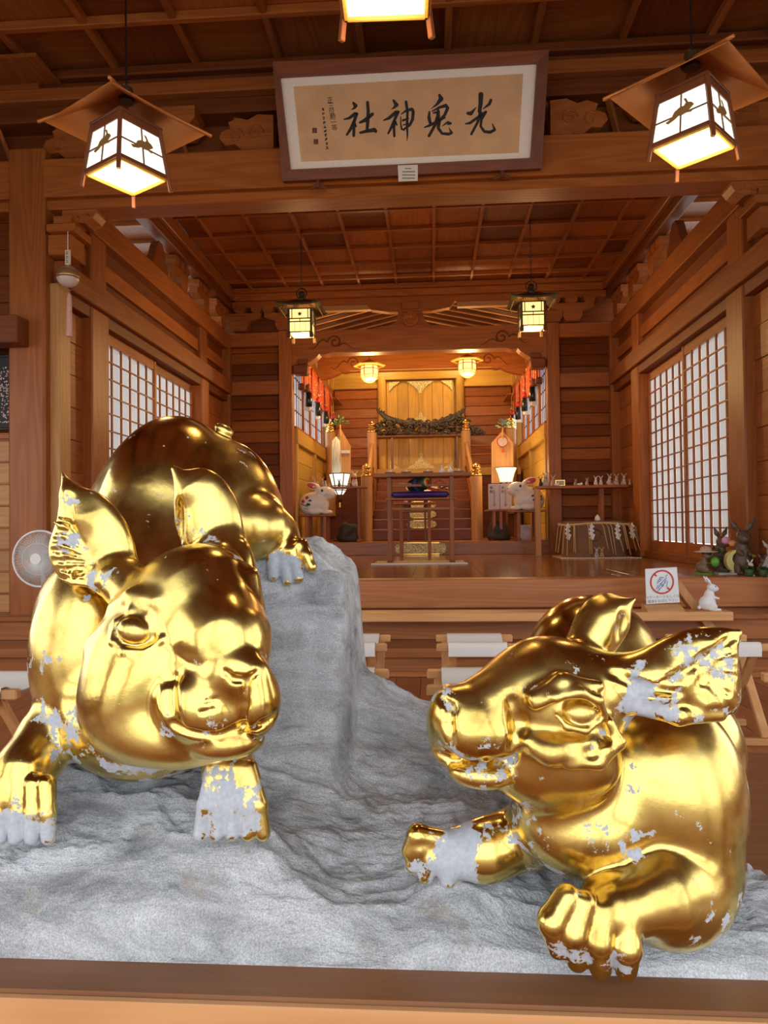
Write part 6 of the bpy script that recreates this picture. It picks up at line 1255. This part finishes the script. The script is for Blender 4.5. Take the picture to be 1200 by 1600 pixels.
put('shade', MB().lathe([(.095, 0), (.105, .06), (.13, .15), (.165, .23)], (px_, 11.15, pz_), 24), glow('lit_lamp_shade', (1, .86, .50), 1.9), lm)
bars = MB()
for i in range(12): a = i*PI/6; bars.tube([(px_+r*math.cos(a), 11.15+r*math.sin(a), pz_+z) for r, z in ((.097, 0), (.107, .06), (.132, .15), (.167, .23))], .0035, 4)
for r, z in ((.168, .23), (.097, 0)): bars.tube([(px_+r*math.cos(i*PI/16), 11.15+r*math.sin(i*PI/16), pz_+z) for i in range(32)], .007, 5, closed=True)
put('ribs', bars, M_STRAP, lm); put('stem', MB().cyl((px_, 11.15, ZA), (px_, 11.15, pz_), .02, n=10), M_STRAP, lm); put('base', MB().lathe([(.12, 0), (.11, .03), (.03, .05)], (px_, 11.15, ZA), 16), M_STRAP, lm)
point_lamp((px_, 10.7, pz_+.2), 8, (1, .75, .4), .08)
hl = thing('standing_lantern', 'tall standing lantern with a flared glass head and red pole, left of the stairs', 'lamp', (-1.32, 11.15, ZA)); hx = at(531, 770, 11.15)[0]; hz = at(531, 773, 11.15)[2]
put('glass', MB().lathe([(.055, 0), (.105, .07), (.12, .14), (.17, .33)], (hx, 11.15, hz), 6, smooth=False), M_LAMP, hl)
bars = MB(); pr_ = [(.058, 0), (.108, .07), (.123, .14), (.173, .33)]
for i in range(6): a = i*PI/3; bars.tube([(hx+r*math.cos(a), 11.15+r*math.sin(a), hz+z) for r, z in pr_], .009, 5)
for r, z in pr_[1:]: bars.tube([(hx+r*math.cos(i*PI/3), 11.15+r*math.sin(i*PI/3), hz+z) for i in range(6)], .008, 5, closed=True)
put('frame', bars, M_STRAP, hl); put('socket', MB().lathe([(.025, -.12), (.05, -.07), (.065, 0)], (hx, 11.15, hz), 12), M_STRAP, hl)
put('pole', MB().cyl((hx, 11.15, ZA), (hx, 11.15, hz-.11), .016, n=10), plain('red_lacquer', (.10, .015, .01), .3), hl); put('brass_sleeve', MB().cyl((hx, 11.15, hz-.20), (hx, 11.15, hz-.10), .02, n=10), M_BRASS, hl); put('base', MB().lathe([(.13, 0), (.12, .03), (.02, .06)], (hx, 11.15, ZA), 16), M_STRAP, hl)
# pointed wooden banner boards with sakaki sprigs
def banner(label, pts, Y, sprig, left):
    P = [at(u, v, Y) for u, v in pts]; t = thing('pointed_board', label, 'board', (P[0][0], Y, ZA)); poly = [(p[0], p[2]) for p in P]
    put('board', MB().prism(poly[::-1], Y, Y+.02, lambda a, b, e: (a, e, b)), W('z', 'pale'), t)
    sp = at(*sprig, Y); put('stick', MB().cyl((sp[0], Y-.03, sp[2]-.18), (sp[0], Y-.03, sp[2]), .012, n=8), W('z', 'pale'), t)
    lv = MB(); rs = random.Random(5+left)
    for i in range(46):
        a = rs.uniform(0, 6.28); el = rs.uniform(-.1, 1.4); r = rs.uniform(.02, .12); d_ = Vector((math.cos(a)*math.cos(el), math.sin(a)*math.cos(el)*.6, math.sin(el))); p = Vector((sp[0], Y-.03, sp[2]))+d_*r; s_ = d_.orthogonal().normalized()*.014
        lv.add([p, p+d_*.025+s_, p+d_*.055, p+d_*.025-s_], [[0, 1, 2, 3]])
    put('sakaki_leaves', lv, plain('sakaki_%d' % left, (.06, .16, .05) if left else (.25, .42, .32), .5), t, kind='stuff'); return t
Yb_ = 11.36
bl_ = banner('pointed pale wooden board with white paper streamers, left of the stairs', [(524, 755), (524, 690), (531, 668), (548, 697), (548, 755)], Yb_, (532, 664), 1)
m = MB(); rs = random.Random(9)
for i in range(60):
    u = rs.uniform(519, 531); v0 = 682+abs(u-525)*1.2; p0 = at(u, v0, Yb_-.08); p1 = at(u+rs.uniform(-2, 2), rs.uniform(735, 752), Yb_-.08-rs.uniform(0, .05)); m.tube([p0, (p0+p1)/2+np.array([rs.uniform(-.02, .02), 0, 0]), p1], .005, 4)
tag(put('flax_streamer', m, plain('white_flax', (.74, .74, .70), .8), kind='stuff'), 'bundle of white flax threads hanging on the left pointed board', 'streamer', kind='stuff')
br_ = banner('pointed pale wooden board with a round charm, right of the stairs', [(768, 755), (768, 692), (785, 673), (802, 692), (802, 755)], Yb_, (785, 668), 0)
p = at(785, 690, Yb_-.03); chm = thing('round_charm', 'round white patterned charm with red tassel on the right pointed board', 'charm', p)
put('disc', MB().cyl((p[0], p[1], p[2]), (p[0], p[1]+.012, p[2]), .080, n=28), plain('charm_white', (.55, .42, .38), .5, noise=.5, nscale=60), chm); put('rim', MB().tube([(p[0]+.08*math.cos(i*PI/14), p[1], p[2]+.08*math.sin(i*PI/14)) for i in range(28)], .006, 5, closed=True), M_RED, chm)
put('tassel', MB().cyl((p[0]+.01, p[1], p[2]-.17), (p[0]+.01, p[1], p[2]-.11), .022, .014, 10), plain('orange_tassel', (.62, .10, .03), .7), chm); put('cord', MB().cyl((p[0], p[1], p[2]+.08), (p[0], p[1], p[2]+.2), .004, n=6), M_RED, chm)
p = at(541, 706, Yb_-.02); tag(put('paper_slip', MB().box((p[0]-.08, p[1]-.004, p[2]-.02), (p[0]+.06, p[1], p[2]+.025), 0), plain('slip_white', (.6, .62, .7), .6, noise=.4, nscale=60)), 'blue and white slip tied on the left pointed board', 'paper slip')
# dark stone turtles below the tables
def dark_stone(label, x0, x1, y, zt):
    cx = (x0+x1)/2; r = (x1-x0)/2
    me = sculpt('dark_stone', .014, (x0-.05, y-.3, ZA-.01), (x1+.05, y+.3, zt+.05), [((cx-r*.4, y, ZA+.12), (r*.55, .2, zt-ZA-.13), 0, .02), ((cx+r*.45, y-.03, ZA+.09), (r*.5, .18, (zt-ZA)*.6), 0, .02), ((cx, y-.1, ZA+.05), (r, .15, .08), 0, .02), ((cx-r*.1, y-.12, zt-.10), (.06, .06, .06), 0, .02)])
    o = putm('stone_carving', me, plain('dark_stone', (.035, .03, .028), .6, noise=.4, nscale=14, bump=.4) if 'dark_stone' not in bpy.data.materials else bpy.data.materials['dark_stone']); tag(o, label, 'stone figure')
dark_stone('dark stone figure in the shade left of the stairs', -1.42, -1.06, 10.72, 1.08); dark_stone('dark stone figure in the shade right of the stairs', .83, 1.16, 10.72, 1.08)
# ------------------------------------------------------------------ right shelf, stump with straw rope
rsf = thing('side_shelf', 'narrow wooden shelf table with figurines along the right back wall', 'shelf', (1.95, 9.3, ZS))
piece('shelf_board', (1.335, 9.20, 1.455), (2.50, 9.48, 1.490), W('x', 'main'), rsf, .004)
for x in (1.40, 2.22): piece('leg', (x-.06, 9.30, ZS), (x+.0, 9.38, 1.455), W('z', 'main'), rsf, .004)
piece('leg', (1.335, 9.21, ZS), (1.40, 9.27, 1.455), W('z', 'pale'), rsf, .004)
mt2 = thing('white_mat', 'pale cloth mat with scalloped edge under the tree stump', 'mat', (1.95, 8.8, ZS)); put('cloth', MB().box((1.52, 8.45, ZS+.0005), (2.42, 9.15, ZS+.006), 0), M_ROPE, mt2)
sc_ = MB()
for i in range(26): sc_.ell((1.52+i*.036, 8.45, ZS+.007), (.018, .012, .006), 8)
put('scalloped_edge', sc_, M_CLOTH, mt2)
M_BARK = plain('stump_wood', (.20, .10, .052), .8, noise=.35, nscale=5, bump=.5)
n_ = 48; V = []; Fc = []; rs = random.Random(6); hs_ = [0, .04, .12, .24, .36, .42, .43]
rad = [1+.05*math.sin(3*i*2*PI/n_+1)+.03*math.sin(7*i*2*PI/n_) for i in range(n_)]
for j, hh in enumerate(hs_):
    k = [1.03, 1.0, .98, .98, .97, .96, .93][j]
    for i in range(n_): a = i*2*PI/n_; V.append((2.01+.40*k*rad[i]*math.cos(a), 8.95+.30*k*rad[i]*math.sin(a), ZS+.01+hh))
for j in range(6):
    for i in range(n_): Fc.append([j*n_+i, j*n_+(i+1) % n_, (j+1)*n_+(i+1) % n_, (j+1)*n_+i])
Fc.append([6*n_+i for i in range(n_)])
stp = thing('tree_stump', 'wide tree stump ringed with straw rope and white zigzag papers', 'stump', (2.01, 8.95, ZS)); put('stump', MB().add(V, Fc, smooth=False), M_BARK, stp)
put('branch_scar', MB().tube([(1.95+.08*math.cos(a)*(1-a*.05), 8.64, ZS+.27+.07*math.sin(a)) for a in [i*.5 for i in range(14)]], .008, 5), plain('scar', (.14, .06, .03), .8), stp)
rp_ = thing('straw_rope', 'straw rope with hanging straws tied around the tree stump', 'rope', (2.01, 8.95, ZS+.4))
loop = [(2.01+.43*math.cos(a), 8.95+.335*math.sin(a), ZS+.405+.01*math.sin(3*a)) for a in [i*PI/24 for i in range(48)]]
put('rope', MB().tube(loop, .014, 6, closed=True), M_ROPE, rp_)
stw = MB(); rs = random.Random(3)
for a0 in (3.25, 3.5, 3.7, 3.8, 3.92, 4.0, 4.35, 4.45, 4.75, 4.85, 4.95, 5.05, 5.3, 5.4, 5.55, 5.75, 5.9, 6.0, 6.1):
    for k in range(1):
        a = a0+rs.uniform(-.05, .05); x, y = 2.01+.43*math.cos(a), 8.95+.335*math.sin(a); L_ = rs.uniform(.30, .38); dx = .09*math.cos(a)+rs.uniform(.0, .07); dy = -.06
        stw.tube([(x, y, ZS+.41), (x+dx*.35, y+dy*.4, ZS+.37), (x+dx, y+dy, ZS+.41-L_)], [.005, .005, .006], 5)
put('hanging_straw', stw, M_ROPE, rp_, kind='stuff')
for a in (3.75, 4.45, 5.15, 5.85):
    x, y = 2.01+.45*math.cos(a), 8.95+.36*math.sin(a)-.01; P = [(0, 0), (.012, 0), (.012, -.02), (.04, -.05), (.012, -.07), (.04, -.10), (.012, -.125), (.045, -.15), (.02, -.22), (-.02, -.19), (-.008, -.165), (-.03, -.13), (-.008, -.11), (-.03, -.08), (-.008, -.06), (-.02, -.04), (0, -.02)]
    put('zigzag_paper', MB().prism([(b*1.05, c*.95) for b, c in P], 0, .002, lambda b, c, e: (x+b, y+e, ZS+.42+c)), M_CLOTH, rp_)
tag(put('white_jewel', MB().lathe([(.03, 0), (.038, .02), (.030, .05), (.008, .075), (0, .085)], (2.04, 8.9, ZS+.44), 14), M_WHITE), 'small white onion-shaped ornament on top of the tree stump', 'ornament')
figurine('tiny grey rabbit figurine on the floor before the stump', (1.93, 8.50, ZS+.007), math.radians(-90), .13, (.45, .42, .42)); figurine('tiny golden brown rabbit figurine on the floor before the stump', (1.99, 8.50, ZS+.007), math.radians(-95), .13, (.52, .30, .10))
tag(put('picture_card', MB().box((1.28, 10.62, ZA), (1.46, 10.64, ZA+.22), .002, M=Matrix.Rotation(0, 4, 'Z')), plain('picture_card', (.55, .55, .60), .5, noise=.6, nscale=14)), 'pale picture card leaning under the right low table', 'card')
# ------------------------------------------------------------------ figurines in rows
cols = [(.62, .50, .42), (.70, .66, .60), (.60, .38, .22), (.72, .70, .68), (.66, .62, .58)]
Ys = 9.32; SH = [(845, .13, (.03, .03, .03), 'black rabbit figurine at the left end of the right shelf'), (852, .19, (.5, .5, .48), 'grey rabbit figurine with a hat on the right shelf'), (864, .15, (.66, .36, .26), 'pinkish rabbit figurine left of the gilt picture frame'), (861, .08, (.7, .68, .64), 'tiny white rabbit before the pink one on the shelf'),
      (899, .10, (.35, .28, .22), 'small brown rabbit figurine past the gilt picture frame'), (917, .11, (.50, .36, .32), 'pinkish grey rabbit figurine mid-shelf'), (931, .13, (.72, .69, .65), 'white rabbit figurine on an orange base, left one'), (939, .13, (.72, .68, .60), 'white rabbit figurine on an orange base, right one'),
      (952, .155, (.62, .50, .42), 'beige long-eared rabbit figurine, first of three at right'), (963, .155, (.56, .46, .42), 'beige long-eared rabbit figurine, middle of three at right'), (975, .155, (.64, .52, .46), 'beige long-eared rabbit figurine, last of three at right'), (983, .08, (.66, .60, .50), 'small round cream figurine at the right end of the shelf'),
      (957, .05, (.6, .42, .22), 'tiny brown figurine between the beige rabbits'), (970, .05, (.66, .50, .36), 'tiny tan figurine before the last beige rabbits'), (945, .06, (.22, .10, .06), 'tiny dark figurine beside the white rabbits')]
for i, (u, h_, c_, l) in enumerate(SH): x = at(u, 757, Ys)[0]; figurine(l, (x, Ys-(.03 if h_ < .1 else 0), 1.49), math.radians(-90+(i*37 % 50)-25), h_, c_, 'figurines on the right shelf')
x = at(876, 757, Ys)[0]; fr = thing('framed_picture', 'small gilt picture frame on the right shelf', 'frame', (x, Ys, 1.49)); put('frame', MB().box((x-.065, Ys+.03, 1.49), (x+.065, Ys+.045, 1.575), .003), M_BRASS, fr); put('picture', MB().box((x-.05, Ys+.028, 1.505), (x+.05, Ys+.031, 1.562), 0), plain('picture', (.5, .42, .2), .5, noise=.5, nscale=40), fr)
for u, l in ((869, 'row of tiny white animals before the picture frame'), (905, 'flat white shell on the right shelf')): x = at(u, 757, Ys)[0]; tag(put('trinket', MB().ell((x, Ys-.05, 1.507), (.04, .02, .017), 10).ell((x+.02, Ys-.05, 1.52), (.014, .014, .014), 8), M_WHITE), l, 'trinket')
for u in (931, 939): x = at(u, 757, Ys)[0]; tag(put('orange_base', MB().box((x-.035, Ys-.04, 1.4902), (x+.035, Ys+.04, 1.498)), plain('orange_felt', (.62, .14, .04), .8) if 'orange_felt' not in bpy.data.materials else bpy.data.materials['orange_felt']), 'orange felt base under the %s white rabbit on the shelf' % ('left' if u < 935 else 'right'), 'base')
Yt = 10.58; LT = [(491, .17, (.56, .36, .26), 'brown patterned rabbit figurine at the left of the tall table'), (497, .09, (.7, .66, .6), 'small white rabbit beside the brown patterned one'), (504, .15, (.50, .34, .22), 'brown and white rabbit figurine second from left'), (509, .10, (.72, .66, .62), 'small white rabbit figurine near the standing lantern'), (514, .07, (.66, .56, .5), 'tiny figurine before the standing lantern glass'),
      (530, .12, (.16, .10, .07), 'dark small figurine in front of the lantern glass'), (545, .09, (.50, .38, .32), 'small brown figurine left of the white rabbit on the tall table'), (554, .24, (.72, .67, .62), 'white rabbit figurine with a red ribbon on the tall table')]
for i, (u, h_, c_, l) in enumerate(LT): x = at(u, 750, Yt)[0]; figurine(l, (x, Yt, 1.60), math.radians(-90+(i*41 % 60)-30), h_, c_, 'figurines on the tall left table')
x = at(555, 750, Yt)[0]; tag(put('red_ribbon', MB().ell((x+.0, Yt-.065, 1.72), (.035, .012, .016), 8), M_RED), 'red ribbon on the white rabbit figurine of the tall table', 'ribbon')
# ------------------------------------------------------------------ red curtains and bell tassels along the alcove windows
def curtain(X, sgn, side):
    t = thing('red_curtain', 'short red and white patterned curtain over the %s alcove windows' % side, 'curtain', (X, 11.5, 3.5))
    m = MB(); N = 60; V = []
    for i in range(N+1):
        y = 10.2+3.1*i/N
        for z in (3.52, 3.05): V.append((X+sgn*(.085+.012*math.sin(i*1.9)), y, z))
    m.add(V, [[2*i, 2*i+1, 2*i+3, 2*i+2] for i in range(N)], smooth=True); put('cloth', m, M_CURT, t)
    for k in range(5): y = 10.35+k*.68; put('cord', MB().tube([(X+sgn*.10, y, 3.5), (X+sgn*.10, y, 3.02)], .012, 5), plain('dark_red', (.22, .01, .01), .6) if 'dark_red' not in bpy.data.materials else bpy.data.materials['dark_red'], t)
    for k in range(4):
        y = 10.35+k*.87; x = X+sgn*.17; b = thing('tassel', 'red, black and white hanging tassel, %s in the row over the %s alcove windows' % (('first', 'second', 'third', 'farthest')[k], side), 'tassel', (x, y, 3.05), 0, 'tassels of the alcove windows')
        put('cap', MB().lathe([(.01, .09), (.036, .07), (.042, 0)], (x, y, 2.98), 12), M_RED, b); put('black_threads', MB().lathe([(.040, 0), (.046, -.1), (.048, -.20), (.03, -.21)], (x, y-.01, 2.98), 12), M_BLACK, b); put('white_threads', MB().lathe([(.040, 0), (.050, -.1), (.054, -.25), (.03, -.26)], (x-sgn*.03, y+.03, 2.98), 12), M_CLOTH, b)
        put('cord', MB().tube([(x, y, 3.08), (x, y, 3.3), (X+sgn*.10, y, 3.5)], .006, 5).ell((x, y, 3.10), (.03, .03, .02), 8), plain('cord_mix', (.45, .25, .15), .8, noise=.5, nscale=60) if 'cord_mix' not in bpy.data.materials else bpy.data.materials['cord_mix'], b)
    for k in range(2):
        y = 10.16+k*.13; x = X+sgn*(.10+.04*k); b = tag(put('wooden_scoop', MB().box((x-.05, y-.05, 2.98-.0), (x+.05, y+.05, 3.08), .02).cyl((x, y, 3.08), (x, y, 3.3), .005, n=6), W('z', 'deep')), 'small hanging wooden box, %s, at the near end of the %s curtain' % (('front', 'rear')[k], side), 'box')
def curt_mat():
    m, nt, b = mat_new('curtain_red'); N = nt.nodes.new; L = nt.links.new
    t = N('ShaderNodeTexCoord'); v = N('ShaderNodeTexVoronoi'); v.inputs['Scale'].default_value = 16; L(t.outputs['Object'], v.inputs['Vector'])
    r = N('ShaderNodeValToRGB'); r.color_ramp.interpolation = 'CONSTANT'; r.color_ramp.elements[0].color = (.85, .62, .50, 1); r.color_ramp.elements[1].position = .22; r.color_ramp.elements[1].color = (.72, .11, .025, 1); L(v.outputs['Distance'], r.inputs[0]); L(r.outputs[0], b.inputs['Base Color']); b.inputs['Roughness'].default_value = .8; return m
M_CURT = curt_mat()
curtain(-1.95, 1, 'left'); curtain(1.65, -1, 'right')
